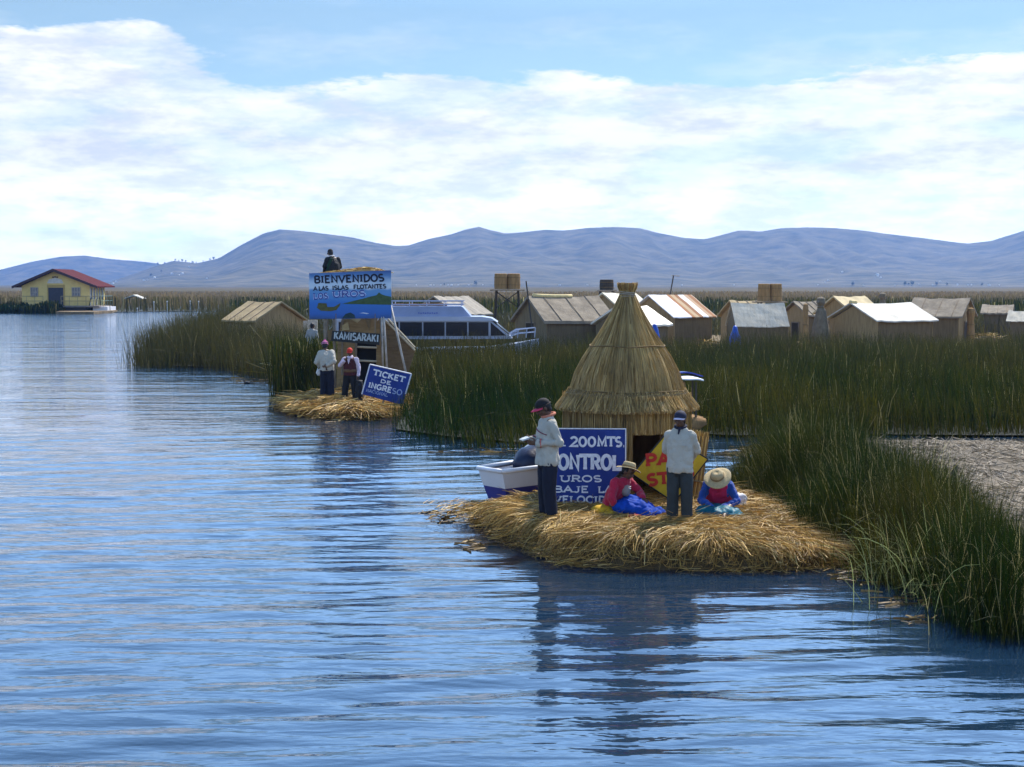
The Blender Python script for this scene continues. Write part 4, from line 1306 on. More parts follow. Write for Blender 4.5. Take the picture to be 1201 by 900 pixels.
def hut(label, ridge0, d, L, alpha, hw, drop, roof_m, wall_m, door=None, base=VZ, over=.22, sag=.06, ridge_cap=None, thick=.09, cat='hut', wave=0.0, name='reed_hut', wallin=None):
    """gable hut. ridge0: pixel of the ridge's left end, d metres off; ridge runs L metres at angle alpha; hw half width, drop ridge to eave"""
    r0 = at(ridge0[0], ridge0[1], d)
    root = empty(name, (r0.x, d, base), label, cat, rz=R(alpha))
    zr = r0.z - base
    ze = zr - drop
    # walls: gable prism
    wi = hw - over * .8
    zw = zr - drop * (wi / hw) - .07 - sag
    bm = bmesh.new()
    prof = [(-wi, -.1), (wi, -.1), (wi, zw), (0, zr - .10 - sag), (-wi, zw)]
    prism(bm, [(over, -y, z) for y, z in prof], (L - 2 * over, 0, 0))
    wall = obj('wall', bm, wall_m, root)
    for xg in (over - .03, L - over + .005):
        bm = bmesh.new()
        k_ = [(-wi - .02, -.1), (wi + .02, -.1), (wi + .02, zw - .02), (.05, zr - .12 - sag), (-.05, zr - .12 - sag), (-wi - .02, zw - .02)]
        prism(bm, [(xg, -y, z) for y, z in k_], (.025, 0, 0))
        obj('gable_mat', bm, gable_dark if wall_m is wall_dark else gable_tan, root)  # panel added so the gable stays lighter than the shaded long walls
    # two roof slopes, each a slab with a slightly uneven eave
    for s in (-1, 1):
        bm = bmesh.new()
        nu, nv = 14, 7
        rows = []
        for j in range(nv + 1):
            v = j / nv
            row = []
            for i in range(nu + 1):
                u = i / nu
                y = s * hw * v
                z = zr - drop * v - sag * math.sin(math.pi * u) * (1 - .5 * v) + .035 * mnoise.noise(Vector((u * 5 + d, v * 3, s))) + wave * math.sin(u * 60) 
                if j == nv: z += .05 * mnoise.noise(Vector((u * 9, d, s * 2.0)))
                row.append(bm.verts.new((u * L, y, z)))
            rows.append(row)
        for j in range(nv):
            for i in range(nu): bm.faces.new((rows[j][i], rows[j][i + 1], rows[j + 1][i + 1], rows[j + 1][i]))
        r = bmesh.ops.extrude_face_region(bm, geom=list(bm.faces))
        for v in r['geom']:
            if isinstance(v, bmesh.types.BMVert): v.co.z -= thick
        obj('roof', bm, roof_m, root)
    if roof_m in (thatch_grey, thatch_tan) or roof_m.name.startswith('mat_roof'):
        for f in (.22, .52, .8):
            bm = bmesh.new()
            pts = [(L * (f + .012 * k / 6), -hw * k / 6, zr - drop * k / 6 - sag * math.sin(math.pi * f) * (1 - k / 12) + .03) for k in range(7)]
            tube(bm, pts, .018, 5)
            obj('roof_pole', bm, wood, root)
    if ridge_cap:
        bm = bmesh.new()
        tube(bm, [(ridge_cap[1] * L + (ridge_cap[2] - ridge_cap[1]) * L * i / 6, 0, zr + .03 - sag * math.sin(math.pi * (ridge_cap[1] + (ridge_cap[2] - ridge_cap[1]) * i / 6))) for i in range(7)], .085, 8)
        obj('ridge_cap', bm, ridge_cap[0], root, smooth=True)
    if door:
        end, w_, h_ = door
        x = over - .045 if end == 0 else L - over + .045
        bm = bmesh.new(); bx(bm, (x, 0, h_ / 2), (.02, w_, h_))
        dr = obj('door', bm, mat('door_dark', (.035, .026, .018), .9, .3, 4), root)
        bm = bmesh.new()
        for sy in (-1, 1): bx(bm, (x, sy * (w_ / 2 + .03), h_ / 2), (.05, .06, h_))
        bx(bm, (x, 0, h_ + .03), (.05, w_ + .12, .06))
        obj('door_frame', bm, wood, dr)
    return root
G_H = 'reed huts of the village'
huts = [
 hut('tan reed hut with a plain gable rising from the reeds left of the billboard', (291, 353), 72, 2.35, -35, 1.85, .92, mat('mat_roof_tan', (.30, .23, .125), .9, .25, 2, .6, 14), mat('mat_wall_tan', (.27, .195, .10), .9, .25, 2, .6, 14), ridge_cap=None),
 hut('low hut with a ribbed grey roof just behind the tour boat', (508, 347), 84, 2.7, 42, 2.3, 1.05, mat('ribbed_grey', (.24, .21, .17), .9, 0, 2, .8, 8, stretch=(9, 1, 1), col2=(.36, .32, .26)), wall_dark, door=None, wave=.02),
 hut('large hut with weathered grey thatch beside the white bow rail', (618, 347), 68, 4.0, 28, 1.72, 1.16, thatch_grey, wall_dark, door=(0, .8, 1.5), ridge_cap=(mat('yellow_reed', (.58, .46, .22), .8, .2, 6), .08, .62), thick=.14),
 hut('tan hut with a pale roof half hidden behind the cone hut tip', (706, 343), 76, 2.2, 33, 2.1, 1.05, mat('pale_cream_roof', (.60, .54, .40), .7, .15, 3), wall_tan_shaded),
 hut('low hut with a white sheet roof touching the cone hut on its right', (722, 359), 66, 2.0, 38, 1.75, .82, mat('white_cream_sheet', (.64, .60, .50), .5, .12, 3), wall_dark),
 hut('hut with white and rust striped metal roof sheets', (760, 346), 70, 2.75, 33, 1.98, 1.06, striped_roof(), wall_tan_shaded, door=(0, .8, 1.45), thick=.05, sag=0),
 hut('tan gabled hut peeping out behind the cloth covered shelter', (855, 352), 77, 2.0, 18, 1.5, .85, thatch_tan, wall_tan_shaded, door=(0, .7, 1.3)),
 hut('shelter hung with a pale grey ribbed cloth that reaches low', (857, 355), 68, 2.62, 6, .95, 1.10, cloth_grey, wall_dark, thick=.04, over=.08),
 hut('small dark hut between the cloth shelter and the reed post', (930, 353), 80, 1.7, 26, 1.35, .78, thatch_grey, wall_tan_shaded, door=(0, .6, 1.2)),
 hut('tan hut with an open dark gable, behind the white roofed hut', (977, 347), 74, 2.2, 30, 1.55, .9, mat('pale_tan_roof', (.50, .40, .23), .85, .2, 3), wall_tan_shaded, door=(0, 1.0, 1.4)),
 hut('long hut with a bright white sheet roof and tan gable', (997, 355), 66, 3.7, 27, 1.85, .80, sheet_white, wall_tan_shaded, ridge_cap=(mat('yellow_reed', (.58, .46, .22)), 0.0, .10), thick=.06),
 hut('grey roofed hut whose gable faces right, beyond the white roof', (1072, 349), 75, 2.9, -30, 1.8, .93, thatch_grey, wall_tan_shaded, door=(1, .8, 1.4)),
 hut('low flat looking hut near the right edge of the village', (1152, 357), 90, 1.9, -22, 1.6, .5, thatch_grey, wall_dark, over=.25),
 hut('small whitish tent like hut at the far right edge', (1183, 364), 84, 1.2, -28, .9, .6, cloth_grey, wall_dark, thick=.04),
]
for h in huts: h['group'] = G_H
# pale mat fence beside the tan hut on the left
p = at(347, 361, 75); p2 = at(364, 362, 75)
bm = bmesh.new(); bx(bm, (0, 0, .72), (1.3, .06, 1.55))
o = obj('mat_fence', bm, mat('pale_weave', (.42, .39, .33), .9, .35, 8, .5, 20)); o.location = ((p.x + p2.x) / 2 + .1, 75, VZ); tag(o, 'pale woven mat fence between the tan hut and the billboard', 'fence')

leg_wood = mat('dark_leg_wood', (.045, .035, .026), .9, .3, 5)
def water_tower(label, px0, px1, py0, py1, d, legs, dark=False, n_t=2, flare=.0):
    c = at((px0 + px1) / 2, py1, d)
    w = (px1 - px0) * d / 1668; h = (py1 - py0) * d / 1668
    root = empty('water_tower', (c.x, d, VZ), label, 'water tower', group='reed wrapped water tanks on stilts')
    zb = c.z - VZ
    tm = mat('tank_dark', (.05, .042, .035), .9, .3, 6) if dark else mat('tank_reed', (.27, .165, .07), .9, .3, 4, .7, 30, stretch=(3, 3, .4))
    for k in range(n_t):
        bm = bmesh.new()
        x = (-.25 + .5 * k) * w if n_t == 2 else 0
        r = w * (.255 if n_t == 2 else .48)
        rows = lathe(bm, [(r * (1 + flare), zb + .03), (r * 1.02, zb + h * .5), (r * .97, zb + h - .02), (r * .8, zb + h)], 20, center=(x, .1 * k, 0))
        bm.faces.new(rows[-1])
        t_ = obj('tank', bm, tm, root, smooth=False)
        bm = bmesh.new()
        for z in (.3, .75):
            tube(bm, [(x + r * 1.06 * math.cos(a), .1 * k + r * 1.06 * math.sin(a), zb + h * z) for a in np.linspace(0, 2 * math.pi, 20)], .014, 5, cap=False)
        obj('band', bm, mat('straw_rope', (.17, .115, .05)), t_)
    bm = bmesh.new(); bx(bm, (0, 0, zb - .02), (w * 1.35, w * .9, .06)); obj('platform', bm, wood, root)
    for sx in (-1, 1):
        for sy in (-1, 1):
            bm = bmesh.new(); tube(bm, [(sx * w * .42, sy * w * .35, zb - .03), (sx * w * .55, sy * w * .45, -.1)], .06, 6); obj('leg', bm, leg_wood, root)
    for sy in (-1, 1):
        bm = bmesh.new(); tube(bm, [(-w * .43, sy * w * .36, zb - .1), (w * .5, sy * w * .42, zb - 1.0)], .025, 5); obj('brace', bm, leg_wood, root)
        bm = bmesh.new(); tube(bm, [(w * .43, sy * w * .34, zb - .1), (-w * .5, sy * w * .40, zb - 1.0)], .025, 5); obj('brace', bm, leg_wood, root)
    return root
water_tower('pair of tan water tanks on tall thin legs behind the tour boat', 580, 610, 321, 340, 74, True)
water_tower('small dark water tank above the hut behind the cone hut tip', 703, 720, 328, 341, 84, True, dark=True, n_t=1)
water_tower('pair of tan water tanks above the cloth covered shelter', 889, 917, 333, 354, 73, True, flare=.12)

def mast(label, top, bot, d, yagi, name='antenna_mast'):
    a = at(top[0], top[1], d); b = at(bot[0], bot[1], d)
    root = empty(name, (b.x, d, VZ), label, 'antenna' if yagi else 'pole')
    bm = bmesh.new(); tube(bm, [(0, 0, -.1), (0, 0, b.z - VZ), (a.x - b.x, 0, a.z - VZ)], .035, 6)
    obj('pole', bm, mat('dark_pole', (.05, .045, .04), .8, .2, 5), root)
    if yagi:
        bm = bmesh.new()
        t = Vector((a.x - b.x, 0, a.z - VZ - .03))
        tube(bm, [t + Vector((-.12, 0, .03)), t + Vector((.30, .1, -.02))], .018, 5)
        for k in range(6):
            x = -.1 + .075 * k
            tube(bm, [t + Vector((x, -.16 + .01 * k, .02)), t + Vector((x + .03, .2, .02 - .03 * (k % 2)))], .012, 4)
        obj('aerial', bm, mat('grey_metal', (.3, .3, .3), .5, .1, 5, metal=.5), root)
mast('thin antenna mast with an aerial behind the striped roof', (790, 323), (786, 346), 72, True)
mast('slender bare pole standing before the grey thatched hut', (617, 330), (624, 385), 65, False, 'flag_pole')

def blue_tent(px, py, d, w, h, label):
    p = at(px, py, d)
    bm = bmesh.new()
    h = p.z - VZ
    bmesh.ops.create_uvsphere(bm, u_segments=20, v_segments=12, radius=1, matrix=Matrix.Diagonal((w / 2, w / 2, h, 1)))
    for v in list(bm.verts):
        if v.co.z < -.02: v.co.z = -.25
        v.co.x += .05 * mnoise.noise(v.co * 4); v.co.z *= 1 + .12 * mnoise.noise(v.co * 3)
    o = obj('blue_tarp', bm, mat('bright_blue_tarp', (.02, .07, .36), .4, .3, 4, .4, 8), None, smooth=True)
    o.location = (p.x, d, VZ)
    tag(o, label, 'tarp')
blue_tent(768, 380, 60.5, .55, .5, 'blue rounded tarp heap under the white sheet roof near the cone hut')
blue_tent(862, 383, 61, .62, .35, 'low blue tarp heap in front of the cloth covered shelter')

# reed figures and posts among the huts
def reed_post(px, y0, y1, d, r, label, name='reed_post', cat='reed post', head=False):
    a = at(px, y0, d); b = at(px, y1, d)
    root = empty(name, (a.x, d, VZ), label, cat)
    H = a.z - VZ
    bm = bmesh.new()
    if head:
        prof = [(r * 1.5, 0), (r * 1.25, H * .4), (r * .62, H * .76), (r * .34, H * .84), (r * .6, H * .90), (r * .5, H * .97), (.02, H)]
    else:
        prof = [(r * .9, 0), (r, H * .4), (r * .8, H * .7), (r * 1.05, H * .88), (r * .8, H * .98), (.02, H)]
    lathe(bm, prof, 16, jit=.12)
    obj('bundle', bm, mat('tank_reed', (.27, .165, .07)) if not head else mat('figure_grey', (.16, .13, .09), .9, .3, 5), root)
    bm = bmesh.new()
    for z in ((.35, .6) if not head else (.82,)):
        rr = np.interp(z * H, [p[1] for p in prof], [p[0] for p in prof]) * 1.08
        tube(bm, [(rr * math.cos(a_), rr * math.sin(a_), z * H) for a_ in np.linspace(0, 2 * math.pi, 16)], .02, 5, cap=False)
    obj('binding', bm, mat('straw_rope', (.17, .115, .05)), root)
reed_post(945, 356, 392, 66, .13, 'thick tan reed post standing by the small dark hut')
reed_post(963, 348, 392, 66.5, .36, 'grey cone shaped reed figure with a dark tip between two huts', 'reed_figure', 'reed figure', True)
reed_post(1035, 343, 360, 86, .36, 'distant reed figure with a round head peeping over the white roof', 'reed_figure', 'reed figure', True)
reed_post(1139, 361, 392, 73, .20, 'reed bundle leaning at the corner of the grey roofed hut')

# low clutter between huts: bales and reed heaps
def heap(px, py, d, w, h, label):
    p = at(px, py, d)
    n = 260
    root = empty('reed_heap', (p.x, d, VZ), label, 'reed heap')
    x = rng.normal(0, w * .25, n); y = rng.normal(0, w * .2, n); z = np.clip(h * (1 - (x / w * 1.6) ** 2) * rng.random(n), 0, None)
    a = rng.uniform(0, np.pi, n); t = np.linspace(-.5, .5, 3)[None, :]; L = rng.uniform(.3, .8, n)
    pts = np.stack([x[:, None] + np.cos(a)[:, None] * L[:, None] * t, y[:, None] + np.sin(a)[:, None] * L[:, None] * t, z[:, None] + .1 * t], 2)
    strands('straw', pts, rng.uniform(.03, .06, n), straw_cols(n), straw_mat, root)
    bm = bmesh.new()
    bmesh.ops.create_uvsphere(bm, u_segments=16, v_segments=8, radius=1, matrix=Matrix.Diagonal((w * .45, w * .35, h * .8, 1)))
    obj('core', bm, mat('island_mat', (.10, .066, .028)), root)
heap(832, 381, 66, 1.5, .8, 'heap of cut reeds between the striped roof and the cloth shelter')
heap(1160, 378, 78, 2.6, .7, 'long heap of cut reeds before the low hut at right')
heap(945, 384, 70, 1.8, .6, 'heap of cut reeds at the foot of the small dark hut')

# ---------------------------------------------------------------- tour boat
def tour_boat():
    d = 59.0
    s = d / 1668
    x0 = at(400, 380, d).x
    root = empty('tour_boat', (x0, d, 0), 'white tour boat with a row of dark windows and roof rails, behind the reeds', 'boat')
    def X(px): return at(px, 380, d).x - x0
    def Z(py): return at(500, py, d).z
    wm = mat('boat_white_shaded', (.36, .39, .49), .3, .08, 2, spec=.5)  # white with the bluish shade of the near side mixed into it
    wb = mat('boat_shade_blue', (.22, .27, .42), .35, .12, 2, spec=.5)  # bluish shade of the upper side put into the colour
    glass = mat('boat_glass', (.006, .009, .018), .25, .1, 2, spec=.25)
    hw = 1.15
    bm = bmesh.new()   # hull
    st = [(-.6, 1.0, 1.0), (2, 1.12, .98), (X(575), 1.1, 1.05), (X(605), .75, 1.22), (X(632), .05, 1.40)]
    rows = []
    for (x, w, zt) in st:
        rows.append([bm.verts.new(v) for v in ((x, -w, zt), (x, -w * .72, -.1), (x, w * .72, -.1), (x, w, zt))])
    for i in range(len(st) - 1):
        for j in range(4): bm.faces.new((rows[i][j], rows[i + 1][j], rows[i + 1][(j + 1) % 4], rows[i][(j + 1) % 4]))
    bm.faces.new(rows[0]); bm.faces.new(list(reversed(rows[-1])))
    obj('hull', bm, wm, root)
    def block(name, side, w, m, parent=root):
        bm = bmesh.new(); prism(bm, [(X(px), -w, Z(py)) for px, py in side], (0, 2 * w, 0)); return obj(name, bm, m, parent)
    cab = block('cabin', [(396, 397), (601, 396.5), (598.5, 393.5), (577, 376), (396, 376)], hw - .06, wm)
    block('roof_slab', [(394, 376), (580, 376), (584, 377.5), (577, 372.8), (566, 371), (394, 371)], hw, wm)
    # dark windows stand slightly proud of the cabin side, parted by white mullions
    edges = [400, 422, 446, 470.5, 497.5, 523.5, 549.5, 574]
    for a, b in zip(edges[:-1], edges[1:]):
        for sgn in (-1, 1):
            bm = bmesh.new(); bx(bm, ((X(a + 1) + X(b - .6)) / 2, sgn * (hw - .05), (Z(377.2) + Z(393)) / 2), (X(b - .6) - X(a + 1), .03, Z(377.2) - Z(393)))
            obj('window', bm, glass, cab)
    for sgn in (-1, 1):
        bm = bmesh.new(); prism(bm, [(X(576), sgn * (hw - .045), Z(377.5)), (X(593.5), sgn * (hw - .045), Z(392.5)), (X(576), sgn * (hw - .045), Z(392.8))], (0, .02 * sgn, 0)); obj('window', bm, glass, cab)
    a = Vector((X(578.5), 0, Z(377))); b = Vector((X(597), 0, Z(392.2)))
    bm = bmesh.new(); n_ = Vector((.64, 0, .77)) * .02
    prism(bm, [a + n_ + Vector((0, -.95, 0)), b + n_ + Vector((0, -.95, 0)), b + n_ + Vector((0, .95, 0)), a + n_ + Vector((0, .95, 0))], n_); obj('windscreen', bm, glass, cab)
    up = block('upper_deck', [(396, 371), (553, 371), (543.5, 360), (541, 359), (396, 359)], hw - .25, wb)
    bm = bmesh.new()
    for k in range(9):
        bx(bm, (X(493 + k * 2.6), -(hw - .245), Z(366.8 + (k % 2) * .25)), (.055, .012, .05))
    obj('lettering', bm, mat('boat_letter', (.06, .10, .36), .5, .1), up)
    bm = bmesh.new()
    for y in (-.8, .8):
        for py in (353.2, 357.2):
            tube(bm, [(X(398), y, Z(py)), (X(544), y, Z(py))], .022, 5)
        for px in range(402, 545, 20): tube(bm, [(X(px), y, Z(359)), (X(px), y, Z(353.2))], .02, 5)
    obj('roof_rail', bm, wm, root)
    bm = bmesh.new()
    for k in range(7):
        bx(bm, (X(420 + 16 * k), -.1 + .2 * (k % 2), Z(358)), (.42, .5, .12), Matrix.Rotation(.1 * k, 3, 'Z'))
    obj('roof_cargo', bm, mat('red_brown_cargo', (.16, .07, .05), .8, .4, 6), root)
    bm = bmesh.new()
    for sgn in (-1, 1):
        P = [(X(596), sgn * .85, Z(392)), (X(606), sgn * .62, Z(386.5)), (X(627), sgn * .10, Z(384.5))]
        Q = [(X(598), sgn * .85, Z(394)), (X(608), sgn * .62, Z(391)), (X(627), sgn * .10, Z(389.5))]
        tube(bm, P, .025, 6); tube(bm, Q, .022, 6)
        for (px, w) in ((599, .8), (607, .62), (617, .36), (627, .10)):
            tube(bm, [(X(px), sgn * w, Z(396)), (X(px + 1), sgn * w, np.interp(px, [596, 606, 627], [Z(392), Z(386.5), Z(384.5)]))], .022, 6)
    tube(bm, [(X(600), .85, Z(393)), (X(612), .5, Z(385.8))], .02, 5)
    obj('bow_rail', bm, wm, root)
tour_boat()

# ---------------------------------------------------------------- yellow house across the water
def lake_house():
    d = 190.0
    s = d / 1668
    xc = at(66, 360, d).x
    root = empty('lake_house', (xc, d, 0), 'yellow house with a red metal roof and railed porch on the far shore at left', 'house')
    def X(px): return at(px, 360, d).x - xc
    def Z(py): return at(66, py, d).z
    yel = mat('yellow_plaster', (.66, .48, .17), .85, .12, 1.5)
    L = 7.0
    bm = bmesh.new()
    prism(bm, [(X(26), 0, Z(360)), (X(105.5), 0, Z(360)), (X(105.5), 0, Z(335.5)), (X(65.5), 0, Z(318)), (X(26), 0, Z(335.5))], (0, L, 0))
    wall = obj('wall', bm, yel, root)
    red = mat('red_roof', (.075, .012, .013), .9, .25, 3, spec=.08); dark = mat('dark_fascia', (.05, .025, .03), .7, .2, 3)
    ap = Vector((X(65.5), -.9, Z(315.6)))
    for sgn, pxe, m in ((-1, 17.5, red), (1, 116.5, red)):
        e = Vector((X(pxe), -.9, Z(336)))
        bm = bmesh.new(); prism(bm, [ap, e, e + Vector((0, 0, -.16)), ap + Vector((0, 0, -.18))], (0, L + 1.6, 0))
        rf = obj('roof', bm, m, root)
        bm = bmesh.new()
        f0 = ap + Vector((0, -.05, .03)); f1 = e + Vector((sgn * .05, -.05, .03))
        prism(bm, [f0, f1, f1 + Vector((0, 0, -.34)), f0 + Vector((0, 0, -.36))], (0, .045, 0)); obj('fascia', bm, dark, rf)
    # door, windows, gable plaque
    fr = mat('door_frame_yellow', (.42, .29, .09), .8, .1, 3)
    bm = bmesh.new(); bx(bm, ((X(57) + X(75)) / 2, -.02, (Z(337.5) + Z(360)) / 2), (X(75) - X(57), .05, Z(337.5) - Z(360)))
    dr = obj('door', bm, mat('dark_door', (.035, .035, .05), .6, .2, 3), root)
    bm = bmesh.new()
    bx(bm, (X(56.5), -.04, (Z(334) + Z(360)) / 2), (.16, .1, Z(334) - Z(360))); bx(bm, (X(75.5), -.04, (Z(334) + Z(360)) / 2), (.16, .1, Z(334) - Z(360))); bx(bm, (X(66), -.045, Z(335.5)), (X(75) - X(57) - .1, .1, .3))
    obj('door_frame', bm, fr, dr)
    for a, b in ((36.5, 45), (85, 94.5)):
        bm = bmesh.new(); bx(bm, ((X(a) + X(b)) / 2, -.02, (Z(337.5) + Z(348)) / 2), (X(b) - X(a), .05, Z(337.5) - Z(348)))
        w = obj('window', bm, mat('house_glass', (.10, .11, .13), .2, .2, 3, spec=.5), root)
        bm = bmesh.new()
        for k in range(4): bx(bm, (X(a + (b - a) * k / 3), -.06, (Z(337.5) + Z(348)) / 2), (.07, .05, Z(337.5) - Z(348)))
        for k in range(3): bx(bm, ((X(a) + X(b)) / 2, -.064, Z(337.5) + (Z(348) - Z(337.5)) * k / 2), (X(b) - X(a) + .1, .05, .07))
        obj('frame', bm, mat('window_grey', (.30, .28, .25), .7, .1), w)
    bm = bmesh.new()
    prism(bm, [(X(56), -.05, Z(332.5)), (X(75), -.05, Z(332.5)), (X(73), -.05, Z(328)), (X(65.5), -.05, Z(326)), (X(58), -.05, Z(328))], (0, .045, 0)); obj('plaque', bm, mat('plaque_white', (.55, .52, .46), .8, .15), root)
    for k in (-1, 0, 1):
        bm = bmesh.new(); bx(bm, (X(65.5 + 2.4 * k), -.03, Z(325.3 - .3 * (k == 0))), (.2, .05, .2)); obj('vent', bm, dark, root)
    for k in range(5):
        bm = bmesh.new(); bx(bm, (X(105.5) + .012, .8 + 1.25 * k, (Z(338) + Z(352)) / 2), (.03, .62, 1.5)); obj('window', bm, mat('house_glass', (.10, .11, .13)), root)
    for k in range(5):
        bm = bmesh.new(); bx(bm, (X(105.5) + .02, .2 + 1.45 * k, (Z(336) + Z(359)) / 2), (.05, .22, Z(336) - Z(359))); obj('pilaster', bm, mat('pilaster_white', (.6, .57, .5), .8, .1), root)
    # porch deck on piles with railings, white plinth on the right
    bm = bmesh.new(); bx(bm, (X(72), -1.0 + 2.4, Z(359.5)), (X(122) - X(26), 6.0, .2)); deck = obj('porch_deck', bm, mat('deck_grey', (.20, .17, .15), .85, .2, 3), root)
    bm = bmesh.new(); bx(bm, (X(80), 0.6, Z(364)), (X(104) - X(57), 3.5, .8)); obj('plinth', bm, mat('plinth_dark', (.06, .05, .06), .9, .2), root)
    bm = bmesh.new(); bx(bm, (X(120), 1.0, (Z(359.8) + Z(367)) / 2), (X(129) - X(112), 4.0, Z(359.8) - Z(367))); obj('plinth', bm, mat('plinth_white', (.6, .6, .64), .8, .1), root)
    rm = mat('rail_yellow', (.33, .26, .13), .7, .1); rg = mat('rail_green', (.06, .12, .10), .6, .1)
    for x0_, x1_, y0_, y1_, m in ((X(26), X(55), -1.5, -1.5, rm), (X(76), X(105), -1.5, -1.5, rm), (X(122), X(122), -1.5, 4, rg), (X(105), X(122), -1.5, -1.5, rm)):
        bm = bmesh.new()
        zt_, zb_ = Z(347.5), Z(358.6)
        n = max(2, int(abs(x1_ - x0_) + abs(y1_ - y0_)))
        for z in (zt_, (zt_ + zb_) / 2): tube(bm, [(x0_, y0_, z), (x1_, y1_, z)], .045, 5)
        for k in range(n + 1):
            f = k / n; tube(bm, [(x0_ + (x1_ - x0_) * f, y0_ + (y1_ - y0_) * f, zt_), (x0_ + (x1_ - x0_) * f, y0_ + (y1_ - y0_) * f, zb_)], .04, 5)
        obj('railing', bm, m, deck)
lake_house()
# reed landing in front of the house, plus dark reeds at its foot
LAND = pxz([(66, 368.0), (85, 368.6), (110, 368.4), (132, 367.2)]) + [(-53.5, 193), (-60, 193)]
bm = bmesh.new(); prism(bm, [(x, y, .28) for x, y in LAND], (0, 0, -.5))
tag(obj('landing', bm, mat('landing_straw', (.17, .12, .065), .95, .5, 1.5, 1, 4)), kind='structure')
def house_reeds():
    x = np.concatenate([rng.uniform(at(2, 0, 184).x, at(55, 0, 184).x, 2600), rng.uniform(at(-120, 0, 184).x, at(4, 0, 184).x, 2000)]); y = rng.uniform(183, 189, len(x))
    n = len(x)
    h = (.7 + 1.1 * vnoise(x, y, 3.5, 3)) * rng.uniform(.6, 1.1, n)
    o = strands('shore_reeds', reed_pts(x, y, h, 3, .1, .1), rng.uniform(.10, .22, n), reed_cols(x, y, n, .01, .15, .9), reed_mat, taper=.5)
    tag(o, 'dark green reeds along the waterline before the yellow house', 'reeds', kind='stuff')
house_reeds()
# white A shaped roof and marker poles in the far reeds
c = at(156, 350, 215)
root = empty('shelter', (c.x, 215, 0), 'small white gabled shelter roof among the far reeds right of the yellow house', 'shelter')
w_ = 21 * 215 / 1668 / 2
for sgn in (-1, 1):
    bm = bmesh.new()
    prism(bm, [(0, 0, at(0, 345.8, 215).z), (sgn * w_, 0, at(0, 350, 215).z), (sgn * w_, 0, at(0, 350.8, 215).z), (0, 0, at(0, 347.2, 215).z)], (0, 2.5, 0))
    obj('roof', bm, mat('sheet_white', (.62, .60, .56)), root)
for x in (-w_ * .8, w_ * .8):
    for y in (.2, 2.3):
        bm = bmesh.new(); tube(bm, [(x, y, 0), (x, y, at(0, 350, 215).z)], .06, 5); obj('post', bm, wood, root)
for px, y0, y1, lab in ((180.5, 354.5, 366, 'tall white marker pole at the far shore, nearest the white shelter'), (161, 362, 366, 'very short white marker post at the far waterline'), (196, 354, 362, 'grey marker pole in the far reeds left of the green reed point'), (223, 353.5, 358, 'white tipped marker pole farthest left of the tan hut'), (233, 354, 358, 'white tipped marker pole nearest the tan hut')):
    d = 186
    a = at(px, y0, d)
    bm = bmesh.new(); tube(bm, [(0, 0, -.3), (0, 0, a.z)], .04, 6)
    bmesh.ops.create_uvsphere(bm, u_segments=8, v_segments=6, radius=.10, matrix=Matrix.Translation((0, 0, a.z)))
    o = obj('marker_pole', bm, mat('marker_white', (.5, .5, .5), .6, .1)); o.location = (a.x, d, 0); tag(o, lab, 'marker pole', 'marker poles along the far shore')

# ---------------------------------------------------------------- houses and trees on the hills
hw_m = mat('far_house_white', (.80, .78, .74), .8, .1); hr_m = mat('far_house_roof', (.36, .26, .2), .8, .2); 
spots = [(128, 334), (134, 333), (136, 331.5), (183, 327), (201, 322), (204, 322.5), (209, 323.5), (214, 322), (243, 327), (222, 314.5), (170, 330), (175, 329), (518, 341), (531, 345.5), (536, 344), (549, 345), (505, 342), (488, 338), (566, 335), (508, 349), (527, 350),
         (1027, 326), (1026, 324), (1031, 327), (1011, 340), (1013, 341), (1120, 334.6), (1121, 335), (1094, 337), (1121, 345.5), (1132, 350), (967, 332), (970, 330), (1068, 341), (1100, 331), (960, 336), (1050, 344), (1076, 334), (1140, 343), (985, 322), (1160, 340), (1172, 347), (690, 338), (655, 341), (860, 343), (800, 340)]
hm_me = []
for v in range(3):
    bm = bmesh.new()
    w, l, h = ((10, 7, 4), (16, 8, 4.5), (8, 8, 5.5))[v]
    prism(bm, [(-w / 2, -l / 2, -3), (w / 2, -l / 2, -3), (w / 2, -l / 2, h), (0, -l / 2, h + 2.2), (-w / 2, -l / 2, h)], (0, l, 0))
    me = bpy.data.meshes.new('hillside_house'); bmesh.ops.recalc_face_normals(bm, faces=bm.faces); bm.to_mesh(me); bm.free(); me.materials.append(hw_m); hm_me.append(me)
for i, (px, py) in enumerate(spots):
    p = hill_point(px, py)
    o = bpy.data.objects.new('hillside_house', hm_me[i % 3]); COL.objects.link(o)
    o.location = p; o.rotation_euler = (0, 0, random.uniform(-.8, .8)); sc_ = random.uniform(.25, .5) * (.45 + .55 * min(1, max(0, (p.y - 2000) / 900))); o.scale = (sc_, sc_, sc_)
    tag(o, 'tiny white house scattered on the hazy lower hillside', 'house', 'tiny white houses on the hillside')
def tree_mesh(k):
    bm = bmesh.new()
    for _ in range(90):
        a = random.uniform(0, 2 * math.pi); r = random.random() ** .5 * 3.2; z = 4 + random.gauss(1.5, 1.6)
        c = Vector((r * math.cos(a), r * math.sin(a), z)); s_ = random.uniform(.6, 1.3)
        vs = [bm.verts.new(c + Vector((random.gauss(0, 1), random.gauss(0, 1), random.gauss(0, 1))) * s_) for _ in range(3)]
        bm.faces.new(vs)
    me = bpy.data.meshes.new('crown'); bm.to_mesh(me); bm.free(); me.materials.append(mat('far_foliage', (.035, .05, .025), .8, .3, 1)); 
    bm = bmesh.new(); tube(bm, [(0, 0, -3), (.1, 0, 2), (0, .1, 5)], [.5, .38, .2], 6)
    mt = bpy.data.meshes.new('trunk'); bm.to_mesh(mt); bm.free(); mt.materials.append(wood)
    return me, mt
tms = [tree_mesh(k) for k in range(3)]
